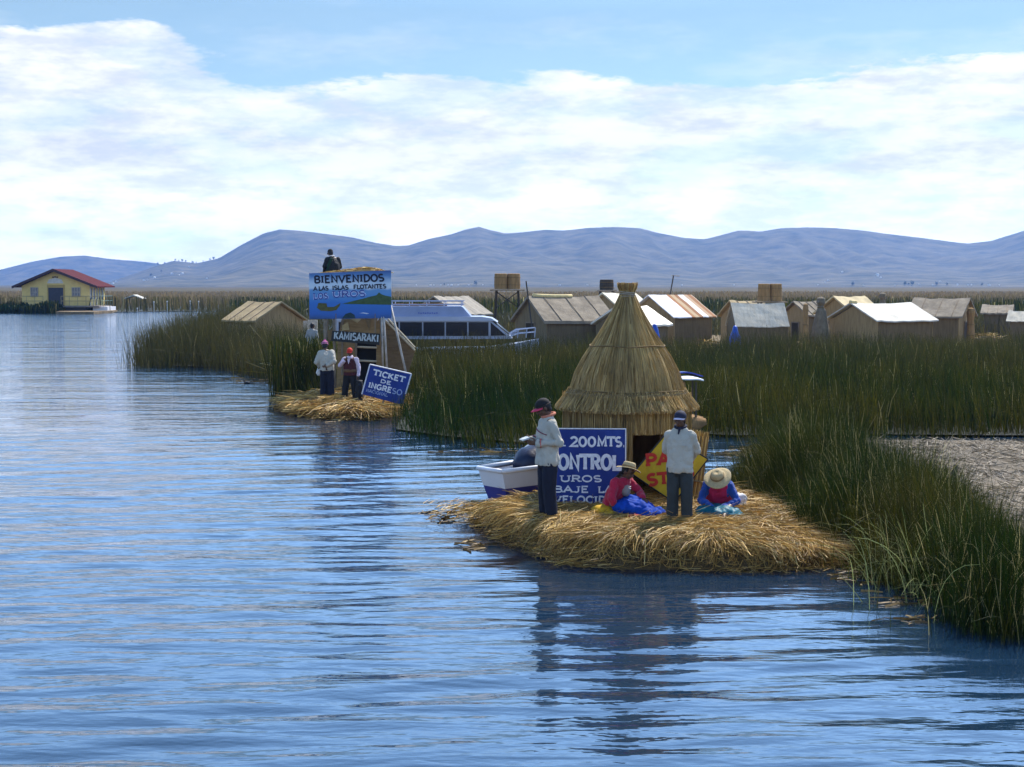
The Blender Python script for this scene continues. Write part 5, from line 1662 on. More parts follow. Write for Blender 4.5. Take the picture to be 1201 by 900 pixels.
tspots = [(210, 307), (214, 307), (218, 307.5), (221, 307), (226, 309.5), (231, 309), (240, 307.5), (205, 307), (196, 310), (188, 312), (247, 305.5), (252, 305), (520, 347), (560, 349), (1060, 340), (1064, 341), (1070, 338), (1098, 345), (1110, 340), (1150, 344), (1000, 345), (180, 325), (190, 320)]
for i, (px, py) in enumerate(tspots):
    p = hill_point(px, py)
    sc_ = random.uniform(.35, .8)
    root = empty('hillside_tree', p - Vector((0, 0, .6)), 'small dark tree standing on the hazy hillside', 'tree', rz=random.uniform(0, 6), group='small dark trees on the hillside')
    root.scale = (sc_, sc_, sc_)
    for nm, me in (('crown', tms[i % 3][0]), ('trunk', tms[i % 3][1])):
        o = bpy.data.objects.new(nm, me); COL.objects.link(o); o.parent = root
# ---------------------------------------------------------------- people
# every figure is modelled at 1.62 m, facing local -Y, its own left side at +X
def blob(bm, c, r, rot=None, seg=16):
    M = Matrix.Translation(Vector(c)) @ (rot.to_4x4() if rot is not None else Matrix.Identity(4)) @ Matrix.Diagonal((r[0], r[1], r[2], 1))
    bmesh.ops.create_uvsphere(bm, u_segments=seg, v_segments=max(8, seg * 2 // 3), radius=1.0, matrix=M)
def limb(bm, pts, rad, seg=14):
    """tapered limb with round ends and joints"""
    tube(bm, pts, rad, seg)
    for p, r in zip(pts, rad): blob(bm, p, (r, r, r), None, 12)
def loft(bm, rings, seg=28):
    """stack of horizontal-ish ellipses: (centre, rx, ry[, tilt matrix])"""
    rows = []
    for rg in rings:
        c, rx, ry = Vector(rg[0]), rg[1], rg[2]
        T = rg[3] if len(rg) > 3 else Matrix.Identity(3)
        rows.append([bm.verts.new(c + T @ Vector((rx * math.cos(2 * math.pi * k / seg), ry * math.sin(2 * math.pi * k / seg), 0))) for k in range(seg)])
    for i in range(len(rows) - 1):
        for k in range(seg): bm.faces.new((rows[i][k], rows[i][(k + 1) % seg], rows[i + 1][(k + 1) % seg], rows[i + 1][k]))
    bm.faces.new(list(reversed(rows[0]))); bm.faces.new(rows[-1])
def fused(name, bm, voxel, m, parent=None, smooth=2, wrinkle=0.0, wfreq=9.0, wstretch=(1, 1, 1), seed=0.0):
    """melt the overlapping closed pieces in bm into one continuous skin"""
    bmesh.ops.recalc_face_normals(bm, faces=bm.faces)
    me = bpy.data.meshes.new('tmp'); bm.to_mesh(me); bm.free()
    o = bpy.data.objects.new('tmp', me); COL.objects.link(o)
    r = o.modifiers.new('r', 'REMESH'); r.mode = 'VOXEL'; r.voxel_size = voxel
    s = o.modifiers.new('s', 'SMOOTH'); s.iterations = smooth; s.factor = .5
    dg = bpy.context.evaluated_depsgraph_get()
    out = bpy.data.meshes.new_from_object(o.evaluated_get(dg))
    bpy.data.objects.remove(o); bpy.data.meshes.remove(me)
    out.name = name
    if wrinkle > 0:
        n = len(out.vertices)
        co = np.empty(n * 3, np.float32); out.vertices.foreach_get('co', co); co = co.reshape(-1, 3)
        no = np.empty(n * 3, np.float32); out.vertex_normals.foreach_get('vector', no); no = no.reshape(-1, 3)
        d = np.array([abs(mnoise.noise(Vector((c[0] * wfreq * wstretch[0] + seed, c[1] * wfreq * wstretch[1], c[2] * wfreq * wstretch[2])))) + .5 * abs(mnoise.noise(Vector((c[0] * wfreq * 2.1 + 7, c[1] * wfreq * 2.1 + seed, c[2] * wfreq * 1.6)))) for c in co]) - .3
        co = co + no * (d * wrinkle)[:, None]
        out.vertices.foreach_set('co', co.astype(np.float32).ravel()); out.update()
    out.polygons.foreach_set('use_smooth', [True] * len(out.polygons))
    return link_mesh(name, out, m, parent)
skin = mat('skin', (.105, .052, .030), .5, .12, 8, spec=.35, bump=.15, bscale=60)
feature = mat('eye_dark', (.012, .009, .008), .3, .1)
lip = mat('lips', (.13, .045, .035), .5, .1)
hairm = mat('black_hair', (.010, .008, .008), .5, .3, 20, .8, 60, stretch=(1, 1, .2))
shirt_w = mat('white_shirt_cloth', (.41, .385, .325), .9, .07, 6, .4, 90)
def hand(bm, wrist, d, n, curl=.9, side=1, s=1.0):
    """palm and five bent fingers; d points along the hand, n out of the palm"""
    d = Vector(d).normalized(); n = Vector(n); n = (n - d * n.dot(d)).normalized()
    w = d.cross(n) * side
    W0 = Vector(wrist)
    M = Matrix((w, d, n)).transposed()
    blob(bm, W0 + d * .045 * s, (.036 * s, .050 * s, .015 * s), M, 12)
    for k, (off, L) in enumerate(((-.027, .060), (-.009, .070), (.009, .066), (.026, .052))):
        b = W0 + d * .082 * s + w * off * s
        p = [W0 + d * .04 * s + w * off * .8 * s, b]
        a = 0
        for j in range(3):
            a += curl * (.35 + .25 * j)
            p.append(p[-1] + (d * math.cos(a) + n * math.sin(a)) * L * s * (.45, .32, .25)[j])
        tube(bm, p, [.0095 * s, .0095 * s, .009 * s, .0085 * s, .007 * s], 8); blob(bm, p[-1], (.0072 * s,) * 3, None, 8)
    b = W0 + d * .022 * s - w * .028 * s
    q = [b, b + (d * .6 - w * .75 + n * .25).normalized() * .034 * s]
    q.append(q[-1] + (d * .9 - w * .2 + n * .35).normalized() * .030 * s); q.append(q[-1] + (d * .9 + w * .1 + n * .5).normalized() * .020 * s)
    tube(bm, q, [.012 * s, .0105 * s, .0095 * s, .007 * s], 8)
    blob(bm, q[-1], (.0075 * s,) * 3, None, 8)
def head(bm, c, Rm, female=False):
    c = Vector(c)
    P = lambda x, y, z: c + Rm @ Vector((x, y, z))
    blob(bm, P(0, .006, .022), (.074, .092, .092), Rm, 22)
    blob(bm, P(0, -.022, -.040), (.058, .062, .070), Rm, 18)
    blob(bm, P(0, -.052, -.082), (.026, .022, .020), Rm, 12)
    limb(bm, [P(0, -.084, .010), P(0, -.106, -.028)], [.010, .015], 10)
    for s in (-1, 1):
        blob(bm, P(s * .012, -.098, -.032), (.009, .009, .008), Rm, 8)
        blob(bm, P(s * .076, .008, -.004), (.010, .020, .032), Rm, 10)
        blob(bm, P(s * .036, -.076, -.022), (.022, .016, .016), Rm, 10)
        limb(bm, [P(s * .014, -.086, .026), P(s * .048, -.074, .024)], [.009, .008], 8)
    blob(bm, P(0, -.084, -.055), (.022, .012, .006), Rm, 10); blob(bm, P(0, -.082, -.065), (.019, .012, .007), Rm, 10)
def paint_face(o, c, Rm):
    me = o.data
    me.materials.append(feature); me.materials.append(lip)
    c = Vector(c); Ri = Rm.inverted()
    for p in me.polygons:
        if (p.center - c).length > .16: continue
        q = Ri @ (p.center - c)
        if q.y > -.05: continue
        if abs(abs(q.x) - .031) < .014 and abs(q.z - .006) < .0065: p.material_index = 1
        elif abs(abs(q.x) - .032) < .020 and abs(q.z - .032) < .0045: p.material_index = 1
        elif abs(q.x) < .021 and abs(q.z + .060) < .007: p.material_index = 2
def figure(label, loc, yaw, scale, spine, shoulders, headc, headrot, arms, legs, voxel=.008, thick=1.0):
    """spine: pelvis, waist, chest, neck points; arms: (shoulder, elbow, wrist, hand dir, palm normal); legs: (hip, knee, ankle, toe)"""
    bm = bmesh.new()
    pel, wai, che, nek = [Vector(p) for p in spine]
    limb(bm, [pel, wai, che], [.115 * thick, .105 * thick, .115 * thick], 20)
    sl, sr = Vector(shoulders[0]), Vector(shoulders[1])
    ax = (sl - sr).normalized()
    for p, w_ in ((pel, .07), (che, .075)): limb(bm, [p - ax * w_, p + ax * w_], [.095 * thick] * 2, 16)
    limb(bm, [sl, (sl + sr) / 2 + Vector((0, 0, .02)), sr], [.040, .066, .040], 14)
    hc = Vector(headc)
    Rm = Matrix.Rotation(R(headrot[2]), 3, 'Z') @ Matrix.Rotation(R(headrot[0]), 3, 'X') @ Matrix.Rotation(R(headrot[1]), 3, 'Y')
    limb(bm, [nek - (nek - che) * .35, nek, hc + Rm @ Vector((0, .02, -.06))], [.062, .050, .050], 14)
    head(bm, hc, Rm)
    for i, (s, e, w_, hd, pn) in enumerate(arms):
        limb(bm, [Vector(s) - Vector((0, 0, .02)), e, w_], [.040, .038, .026], 12)
        blob(bm, Vector(e).lerp(Vector(w_), .3), (.038,) * 3, None, 10)
        hand(bm, w_, hd, pn, side=1 if i == 0 else -1)
    for (h_, k, a, t) in legs:
        limb(bm, [h_, k, a], [.085, .058, .036], 14)
        blob(bm, Vector(k).lerp(Vector(a), .3), (.054,) * 3, None, 12)
        limb(bm, [a, (Vector(a) + Vector(t)) / 2 + Vector((0, 0, -.015)), t], [.038, .036, .028], 12)
    o = fused('person', bm, voxel, skin, None, 1)
    paint_face(o, hc, Rm)
    o.location = loc; o.rotation_euler = (0, 0, yaw); o.scale = (scale,) * 3
    tag(o, label, 'person')
    return o, hc, Rm
def cap(parent, hc, Rm, m_crown, m_brim, brim=.075, tall=.085, band=None):
    hc = Vector(hc)
    P = lambda x, y, z: hc + Rm @ Vector((x, y, z))
    bm = bmesh.new()
    blob(bm, P(0, .006, .048), (.086, .102, tall), Rm, 24)
    Ri = Rm.inverted()
    for v in list(bm.verts):
        if (Ri @ (v.co - hc)).z < .030: v.co += Rm @ Vector((0, 0, .030 - (Ri @ (v.co - hc)).z))
    blob(bm, P(0, .006, .05 + tall * .97), (.009, .009, .007), Rm, 8)
    obj('cap', bm, m_crown, parent, smooth=True)
    bm = bmesh.new()
    rows = []
    for j in range(4):
        f = j / 3
        rows.append([bm.verts.new(P(.082 * math.sin(a) * (1 - .05 * f), -.005 - (.098 + brim * f) * math.cos(a) ** .8 if math.cos(a) > 0 else -.005, .036 - .016 * f - .018 * math.sin(a) ** 2)) for a in np.linspace(-1.45, 1.45, 15)])
    for j in range(3):
        for k in range(14): bm.faces.new((rows[j][k], rows[j][k + 1], rows[j + 1][k + 1], rows[j + 1][k]))
    r = bmesh.ops.extrude_face_region(bm, geom=list(bm.faces))
    for v in r['geom']:
        if isinstance(v, bmesh.types.BMVert): v.co += Rm @ Vector((0, 0, .006))
    obj('cap_brim', bm, m_brim, parent, smooth=True)
    if band:
        bm = bmesh.new()
        tube(bm, [P(.089 * math.sin(a), .006 - .105 * math.cos(a), .037) for a in np.linspace(0, 2 * math.pi, 26)], .008, 6, cap=False)
        obj('cap_band', bm, band, parent, smooth=True)
def straw_hat(parent, hc, Rm, r=.20, col=(.44, .34, .18), name='straw_hat'):
    hc = Vector(hc)
    P = lambda x, y, z: hc + Rm @ Vector((x, y, z))
    bm = bmesh.new()
    prof = [(r, .045), (r * .97, .052), (r * .75, .058), (.098, .060), (.095, .085), (.090, .125), (.078, .146), (.05, .152), (.0005, .150)]
    rows = []
    for (q, z) in prof:
        rows.append([bm.verts.new(P(q * 1.0 * math.cos(a), .004 + q * 1.06 * math.sin(a), z + (.018 * math.sin(2 * a + .6) * (q / r) ** 2 if q > .1 else 0))) for a in np.linspace(0, 2 * math.pi, 36, endpoint=False)])
    for i in range(len(rows) - 1):
        for k in range(36): bm.faces.new((rows[i][k], rows[i][(k + 1) % 36], rows[i + 1][(k + 1) % 36], rows[i + 1][k]))
    r2 = bmesh.ops.extrude_face_region(bm, geom=list(bm.faces))
    for v in r2['geom']:
        if isinstance(v, bmesh.types.BMVert): v.co += Rm @ Vector((0, 0, -.006))
    h = obj(name, bm, mat('hat_straw', col, .75, .15, 30, .6, 90), parent, smooth=True)
    bm = bmesh.new()
    for z in (.068, .078, .088):
        tube(bm, [P(.099 * math.cos(a), .004 + .104 * math.sin(a), z) for a in np.linspace(0, 2 * math.pi, 30)], .006, 6, cap=False)
    obj('hat_band', bm, mat('hat_band', (.24, .16, .075), .8, .2, 20), h, smooth=True)
def shirt(parent, rings, arms, m, voxel=.011, wr=.028, cuff=.052, name='shirt', upto=1.0, seed=0., ar=(.072, .062)):
    bm = bmesh.new()
    loft(bm, rings)
    for (s, e, w_, *_) in arms:
        w2 = Vector(e).lerp(Vector(w_), .93 * upto)
        limb(bm, [Vector(s) + Vector((-.012 if s[0] > 0 else .012, 0, -.012)), e, w2], [ar[0], ar[1], cuff], 16)
    return fused(name, bm, voxel, m, parent, 3, wr, 8.0, (1.3, 1.3, .7), seed)
def trousers(parent, legs, m, pel_rings, r=(.105, .088, .084), voxel=.011, name='trousers', wr=.016, end=.99):
    bm = bmesh.new()
    loft(bm, pel_rings)
    for (h_, k, a, t) in legs:
        a2 = Vector(k).lerp(Vector(a), end)
        tube(bm, [h_, k, a2], list(r), 18)
    return fused(name, bm, voxel, m, parent, 3, wr, 7.0, (1.4, 1.4, .4), 3.0)
def shoes(parent, legs, m):
    for (h_, k, a, t) in legs:
        bm = bmesh.new()
        A, T = Vector(a), Vector(t)
        d = (T - A); d.z = 0; d.normalize()
        yawm = Matrix.Rotation(math.atan2(d.x, -d.y), 3, 'Z')
        blob(bm, A + d * .02 + Vector((0, 0, -.035)), (.042, .060, .045), yawm, 12)
        blob(bm, T + d * .0 + Vector((0, 0, -.010)), (.043, .075, .034), yawm, 12)
        fused('shoe', bm, .012, m, parent, 2)
def hairdo(parent, hc, Rm, long=False, braids=False):
    hc = Vector(hc)
    bm = bmesh.new()
    P = lambda x, y, z: hc + Rm @ Vector((x, y, z))
    blob(bm, P(0, .022, .024), (.083, .088, .094), Rm, 18)
    blob(bm, P(0, .055, -.035), (.066, .045, .055), Rm, 14)
    o = fused('hair', bm, .012, hairm, parent, 1, .008, 26)
    if braids:
        for s in (-1, 1):
            bm = bmesh.new()
            tube(bm, [P(s * .05, .075, -.05), P(s * .075, .11, -.16), P(s * .07, .12, -.30), P(s * .06, .11, -.40)], [.022, .02, .017, .008], 8)
            obj('braid', bm, hairm, o, smooth=True)

STAND_LEGS = [((.088, 0, .80), (.100, -.01, .44), (.105, .02, .085), (.115, -.13, .035)), ((-.088, 0, .80), (-.100, -.01, .44), (-.105, .02, .085), (-.115, -.13, .035))]
SPINE = [(0, .0, .86), (0, .0, 1.03), (0, .0, 1.20), (0, .012, 1.375)]
SHO = [(.15, .0, 1.30), (-.15, .0, 1.30)]
PELV = [((0, 0, .70), .15, .115), ((0, 0, .80), .175, .13), ((0, 0, .93), .165, .12)]
SHIRT = [((0, .0, .735), .195, .145), ((0, 0, .80), .195, .150), ((0, 0, .95), .185, .142), ((0, 0, 1.10), .190, .140), ((0, 0, 1.22), .178, .135), ((0, .0, 1.29), .142, .105), ((0, .008, 1.365), .10, .078), ((0, .01, 1.395), .066, .062)]
navy = mat('navy_trousers', (.010, .012, .024), .9, .25, 4, .3, 60)
charcoal = mat('charcoal_trousers', (.032, .038, .040), .9, .2, 4, .3, 60)
black_shoe = mat('shoe_black', (.012, .011, .010), .5, .2)

def on_straw(px, py, d, g=None, sink=.03):
    p = at(px, py, d)
    return Vector((p.x, d, (g or g1)(p.x, d) - sink))

# --- man on the left of the near island, in profile, looking down at what he holds
def man_left():
    d = 19.25
    loc = on_straw(642, 604, d)
    Ht = at(640, 463, d).z - loc.z
    sc = Ht / 1.66
    arms = [((.168, 0, 1.288), (.225, .085, 1.045), (.105, -.185, 1.035), (-.45, -.85, .05), (-.8, .3, .2)), ((-.168, 0, 1.288), (-.225, .03, 1.06), (-.075, -.205, 1.06), (.35, -.9, .05), (.8, .3, .2))]
    o, hc, Rm = figure('man in white shirt and dark navy trousers standing at left, looking down at his hands', loc, R(-72), sc, SPINE, SHO, (0, -.055, 1.485), (24, 0, -6), arms, STAND_LEGS, .007)
    s = shirt(o, SHIRT, arms, shirt_w, seed=1.)
    trousers(o, STAND_LEGS, navy, PELV)
    shoes(o, STAND_LEGS, black_shoe)
    hairdo(o, hc, Rm)
    cap(o, hc, Rm, mat('black_cap', (.014, .013, .014), .85, .2, 8), mat('pink_cloth', (.52, .045, .10), .8, .15, 8), band=mat('cap_dark_band', (.03, .022, .018), .8, .2))
    # orange pink scarf round the neck, cuff bands and chest stripe
    pink = mat('orange_pink', (.50, .18, .11), .9, .2, 20)
    bm = bmesh.new()
    tube(bm, [(.082 * math.cos(a), .012 + .082 * math.sin(a), 1.392 + .024 * math.sin(a)) for a in np.linspace(0, 2 * math.pi, 24)], .019, 8, cap=False)
    obj('scarf', bm, pink, o, smooth=True)
    for i, (sh, e, w_, *_) in enumerate(arms):
        bm = bmesh.new()
        E, W_ = Vector(e), Vector(w_)
        for f, m in ((.80, 0),):
            tube(bm, [E.lerp(W_, .80), E.lerp(W_, .84)], [.062, .062], 16); 
        obj('cuff_stripe', bm, mat('cuff_pink', (.46, .10, .09), .9, .2, 20), s)
        bm = bmesh.new(); tube(bm, [E.lerp(W_, .86), E.lerp(W_, .97)], [.060, .052], 16); obj('cuff', bm, mat('cuff_dark', (.025, .022, .045), .9, .2, 20), s)
    bm = bmesh.new()
    tube(bm, [(.03 + .14 * math.sin(a), -.150 * math.cos(a) - .004, 1.20 - .05 * a) for a in np.linspace(-.3, 1.15, 10)], .007, 5)
    obj('chest_stripe', bm, mat('stripe_maroon', (.16, .03, .06), .9, .2, 20), s)
    # pale side stripe of the trousers
    # the folded paper between his fingers
    p = o.matrix_basis @ Vector((.01, -.325, 1.085))
    bm = bmesh.new()
    bx(bm, (0, 0, 0), (.15, .10, .012), Matrix.Rotation(.25, 3, 'X')); bx(bm, (.005, .01, .013), (.14, .09, .010), Matrix.Rotation(.32, 3, 'X'))
    q = obj('folded_paper', bm, mat('paper', (.42, .46, .48), .8, .1)); q.location = p; q.rotation_euler = (0, 0, R(-72))
    tag(q, 'folded pale paper held by the man standing at left', 'paper')
man_left()

# --- man standing right, hands behind his back
def man_right():
    d = 19.0
    loc = on_straw(797, 611, d)
    sc = (at(795, 479, d).z - loc.z) / 1.66
    arms = [((.165, 0, 1.285), (.235, .10, 1.045), (.125, .215, .905), (-.8, .25, -.35), (0, .9, .1)), ((-.165, 0, 1.285), (-.212, .10, 1.045), (-.10, .20, .92), (.8, .25, -.35), (0, .9, .1))]
    o, hc, Rm = figure('man in white shirt and navy cap standing with his hands behind his back', loc, R(-14), sc, SPINE, SHO, (0, -.02, 1.498), (4, 0, -14), arms, STAND_LEGS, .007)
    s = shirt(o, SHIRT, arms, shirt_w, seed=5.)
    trousers(o, STAND_LEGS, charcoal, PELV)
    shoes(o, STAND_LEGS, black_shoe)
    hairdo(o, hc, Rm)
    cap(o, hc, Rm, mat('navy_cap', (.016, .018, .040), .8, .2, 8), mat('cap_white_edge', (.50, .44, .54), .7, .1), brim=.05)
    bm = bmesh.new()
    tube(bm, [(.078 * math.cos(a), .010 + .078 * math.sin(a), 1.398 + .022 * math.sin(a)) for a in np.linspace(0, 2 * math.pi, 24)], .022, 8, cap=False)
    limb(bm, [(0, -.085, 1.37), (-.01, -.130, 1.30)], [.022, .012], 8)
    fused('neckerchief', bm, .01, mat('dark_scarf', (.014, .014, .030), .9, .2, 9), o, 2)
    bm = bmesh.new()
    for z in (1.14, 1.17): pass
    bx(bm, (.062, -.148, 1.14), (.11, .012, .012)); obj('pocket_edge', bm, mat('pocket_seam', (.40, .39, .36), .9, .1), s)
man_right()

SIT_LEGS = [((.09, -.02, .13), (.17, -.30, .17), (.10, -.62, .07), (.12, -.74, .09)), ((-.09, -.02, .13), (-.17, -.30, .17), (-.10, -.60, .07), (-.12, -.72, .09))]
def skirt_mesh(name, parts, m, parent, wr=.05, seed=0.):
    bm = bmesh.new()
    for c, r in parts: blob(bm, c, r, None, 20)
    return fused(name, bm, .014, m, parent, 4, wr, 4.6, (1.3, 1.3, .5), seed)
# --- woman in a crimson cardigan bending over her blue skirt
def woman_red():
    d = 19.75
    loc = on_straw(722, 601, d, sink=.02)
    sc = (at(735, 538, d).z - loc.z) / .835
    yaw = R(48)
    sp = [(0, .05, .12), (0, .02, .28), (0, -.08, .44), (0, -.17, .565)]
    sh = [(.165, -.11, .515), (-.165, -.11, .515)]
    arms = [(sh[0], (.25, -.26, .33), (.10, -.44, .25), (-.4, -.9, -.1), (0, 0, -1)), (sh[1], (-.26, -.12, .27), (-.20, -.20, .06), (-.05, -.5, -.4), (.5, 0, -.6))]
    o, hc, Rm = figure('woman in crimson cardigan and straw hat sitting over her bright blue skirt', loc, yaw, sc, sp, sh, (.0, -.235, .655), (26, 0, 6), arms, SIT_LEGS, .008)
    crim = mat('crimson_cloth', (.36, .012, .045), .9, .2, 6, .4, 70, sheen=.2)
    rings = [((0, .06, .08), .19, .15), ((0, .03, .22), .185, .15), ((0, -.04, .36), .185, .145), ((0, -.10, .46), .19, .13), ((0, -.13, .535), .15, .10), ((0, -.16, .57), .085, .075)]
    sl = shirt(o, rings, [arms[0], (arms[1][0], arms[1][1], Vector(arms[1][1]).lerp(Vector(arms[1][2]), .3))], crim, name='cardigan', seed=9., cuff=.058, upto=.9)
    bm = bmesh.new()
    blob(bm, (0, -.165, .40), (.075, .085, .14), Matrix.Rotation(-.5, 3, 'X'), 16)
    fused('blouse', bm, .012, mat('grey_blouse', (.22, .20, .19), .9, .2, 9), o, 2, .012, 12)
    bm = bmesh.new()
    for z, y in ((.43, -.262), (.40, -.262)): limb(bm, [(.0, y, z), (.045, y + .012, z - .006)], [.008, .007], 8)
    obj('blouse_trim', bm, mat('trim_white', (.7, .7, .7), .8, .1), o, smooth=True)
    skirt_mesh('skirt', [((0, -.32, .12), (.27, .33, .145)), ((.05, -.62, .06), (.26, .20, .09)), ((.10, -.25, .18), (.18, .22, .12))], mat('blue_satin', (.006, .045, .30), .7, .35, 5, .5, 20, spec=.08), o, .062, 3.)
    skirt_mesh('underskirt', [((-.16, .10, .06), (.21, .20, .085)), ((-.24, -.02, .03), (.13, .16, .05))], mat('yellow_cloth', (.52, .30, .012), .8, .2, 6), o, .03, 6.)
    hairdo(o, hc, Rm, braids=True)
    straw_hat(o, hc, Matrix.Rotation(R(10), 3, 'Z') @ Rm @ Matrix.Rotation(R(-16), 3, 'X') @ Matrix.Rotation(R(12), 3, 'Y'), .185)
woman_red()
# --- woman with her hat bowed towards us
def woman_blue():
    d = 19.75
    loc = on_straw(843, 599, d, sink=.02)
    sc = (at(846, 549, d).z - loc.z) / .71
    yaw = R(-12)
    sp = [(0, .10, .12), (0, .06, .27), (0, -.06, .42), (0, -.16, .50)]
    sh = [(.17, -.07, .475), (-.17, -.07, .475)]
    arms = [(sh[0], (.27, -.13, .25), (.08, -.36, .17), (-.6, -.7, -.1), (0, 0, -1)), (sh[1], (-.25, -.16, .25), (-.07, -.37, .17), (.6, -.7, -.1), (0, 0, -1))]
    o, hc, Rm = figure('woman with blue sleeves and pink vest sitting with her straw hat bowed forward', loc, yaw, sc, sp, sh, (.0, -.25, .565), (38, 0, -10), arms, SIT_LEGS, .008)
    blue = mat('blue_sleeve', (.012, .060, .30), .85, .2, 6, .4, 70, sheen=.2)
    rings = [((0, .10, .08), .19, .15), ((0, .07, .22), .18, .15), ((0, -.01, .34), .18, .145), ((0, -.07, .43), .185, .12), ((0, -.12, .48), .14, .09), ((0, -.15, .50), .08, .07)]
    shirt(o, rings, arms, blue, name='blouse', seed=13., cuff=.050)
    bm = bmesh.new()
    loft(bm, [((0, .10, .10), .196, .158), ((0, .07, .22), .192, .162), ((0, -.01, .34), .19, .158), ((0, -.07, .44), .175, .132), ((0, -.11, .50), .12, .10)])
    bmesh.ops.bisect_plane(bm, geom=bm.verts[:] + bm.edges[:] + bm.faces[:], plane_co=(0, 0, .09), plane_no=(0, 0, 1), clear_inner=False)
    fused('vest', bm, .012, mat('pink_red_vest', (.42, .018, .075), .9, .2, 7, .4, 60), o, 2, .015, 9)
    skirt_mesh('skirt', [((0, -.28, .10), (.33, .32, .115)), ((-.10, -.50, .04), (.30, .20, .065)), ((.22, -.36, .05), (.22, .22, .06))], mat('teal_satin', (.004, .10, .145), .5, .3, 5, .4, 20, spec=.15), o, .04, 8.)
    hairdo(o, hc, Rm, braids=True)
    straw_hat(o, hc, Rm, .20, (.36, .27, .14))
    # white bundle beside her, colourful cloths on the straw
    p = on_straw(864, 572, 20.3)
    bm = bmesh.new()
    for c, r in (((0, 0, .05), (.15, .12, .12)), ((.03, 0, .15), (.13, .10, .08)), ((-.07, .02, .18), (.09, .08, .06))): blob(bm, c, r, None, 14)
    b = fused('white_bundle', bm, .016, mat('bundle_white', (.60, .58, .56), .8, .15, 8), None, 2, .04, 10)
    b.location = p; tag(b, 'crumpled white bundle behind the woman with the bowed hat', 'bundle')
woman_blue()
def cloths():
    for px, py, d, (w, l, h), col, lab, rz in ((757, 596, 19.5, (.34, .26, .07), (.03, .05, .34), 'dark blue folded cloth on the straw between the woman in crimson and the right man', .3),
                                               (746, 602, 19.3, (.26, .20, .06), (.34, .05, .04), 'reddish woven cloth on the straw in front of the woman in crimson', -.2),
                                               (768, 601, 19.35, (.20, .16, .05), (.32, .26, .24), 'small pale patterned cloth on the straw by the right man', .5)):
        p = on_straw(px, py, d, sink=.0)
        bm = bmesh.new()
        blob(bm, (0, 0, .01), (w / 2, l / 2, h), None, 18); blob(bm, (w * .3, l * .2, .0), (w / 3, l / 3, h * .7), None, 14)
        o = fused('folded_cloth', bm, .012, mat('cloth_%.2f' % col[0], col, .85, .5, 14, .4, 50), None, 2, .05, 12)
        o.location = p; o.rotation_euler = (0, 0, rz); tag(o, lab, 'cloth')
cloths()

# --- far island: two men standing, a third deep in the reeds, one up on the tower
def man_back():
    d = 40.4
    loc = on_straw(384, 469, d, g2)
    sc = (at(381, 398, d).z - loc.z) / 1.66
    lean = .06
    sp = [(0, .0, .86), (.02, -.01, 1.03), (.05, -.04, 1.19), (.07, -.08, 1.35)]
    sh = [(.215, -.05, 1.28), (-.125, -.05, 1.30)]
    arms = [(sh[0], (.30, .0, 1.02), (.22, -.17, .84), (-.1, -.6, -.7), (-1, 0, 0)), (sh[1], (-.22, .08, 1.05), (-.05, .19, .93), (.9, .2, -.2), (0, .9, .1))]
    o, hc, Rm = figure('man in white shirt and pink knitted cap on the far island', loc, R(172), sc, sp, sh, (.085, -.12, 1.47), (18, 6, 0), arms, STAND_LEGS, .012)
    rings = [((0, .0, .78), .20, .15), ((0, 0, .90), .195, .15), ((.02, -.01, 1.08), .20, .15), ((.05, -.03, 1.22), .195, .135), ((.06, -.06, 1.30), .16, .10), ((.07, -.075, 1.36), .075, .07)]
    shirt(o, rings, arms, shirt_w, .015, seed=21., ar=(.085, .078))
    bm = bmesh.new(); prism(bm, [(-.005, .146, .80), (.012, .150, 1.0), (-.055, .150, .80)], (0, .012, 0)); obj('shirt_slit', bm, mat('slit_brown', (.07, .035, .022), .9, .2), o)
    trousers(o, STAND_LEGS, navy, PELV, voxel=.015, r=(.115, .10, .095)); shoes(o, STAND_LEGS, black_shoe)
    hairdo(o, hc, Rm)
    bm = bmesh.new(); blob(bm, hc + Rm @ Vector((0, .01, .055)), (.090, .104, .10), Rm, 18); blob(bm, hc + Rm @ Vector((0, .015, .165)), (.026, .026, .026), Rm, 10)
    k = fused('knitted_cap', bm, .012, mat('knit_purple', (.16, .04, .16), .95, .5, 25, .5, 60, col2=(.50, .08, .22)), o, 1)
    bm = bmesh.new()
    for z, r_ in ((.045, .1), (.09, .092)):
        tube(bm, [hc + Rm @ Vector((.094 * (r_ / .1) * math.cos(a), .01 + .108 * (r_ / .1) * math.sin(a), z)) for a in np.linspace(0, 2 * math.pi, 22)], .008, 5, cap=False)
    obj('cap_stripe', bm, mat('stripe_pale_pink', (.55, .28, .36), .9, .2), k)
    p = o.matrix_basis @ Vector((.27, -.10, .74))
    bm = bmesh.new(); blob(bm, (0, 0, -.02), (.075, .045, .10), None, 14); 
    tube(bm, [(-.05, 0, .05), (-.02, 0, .12), (.03, 0, .12), (.05, 0, .05)], .01, 6)
    b = fused('plastic_bag', bm, .012, mat('bundle_white', (.60, .58, .56)), None, 2, .03, 12); b.location = p; tag(b, 'small white bag held low by the man in the pink knitted cap', 'bag')
man_back()
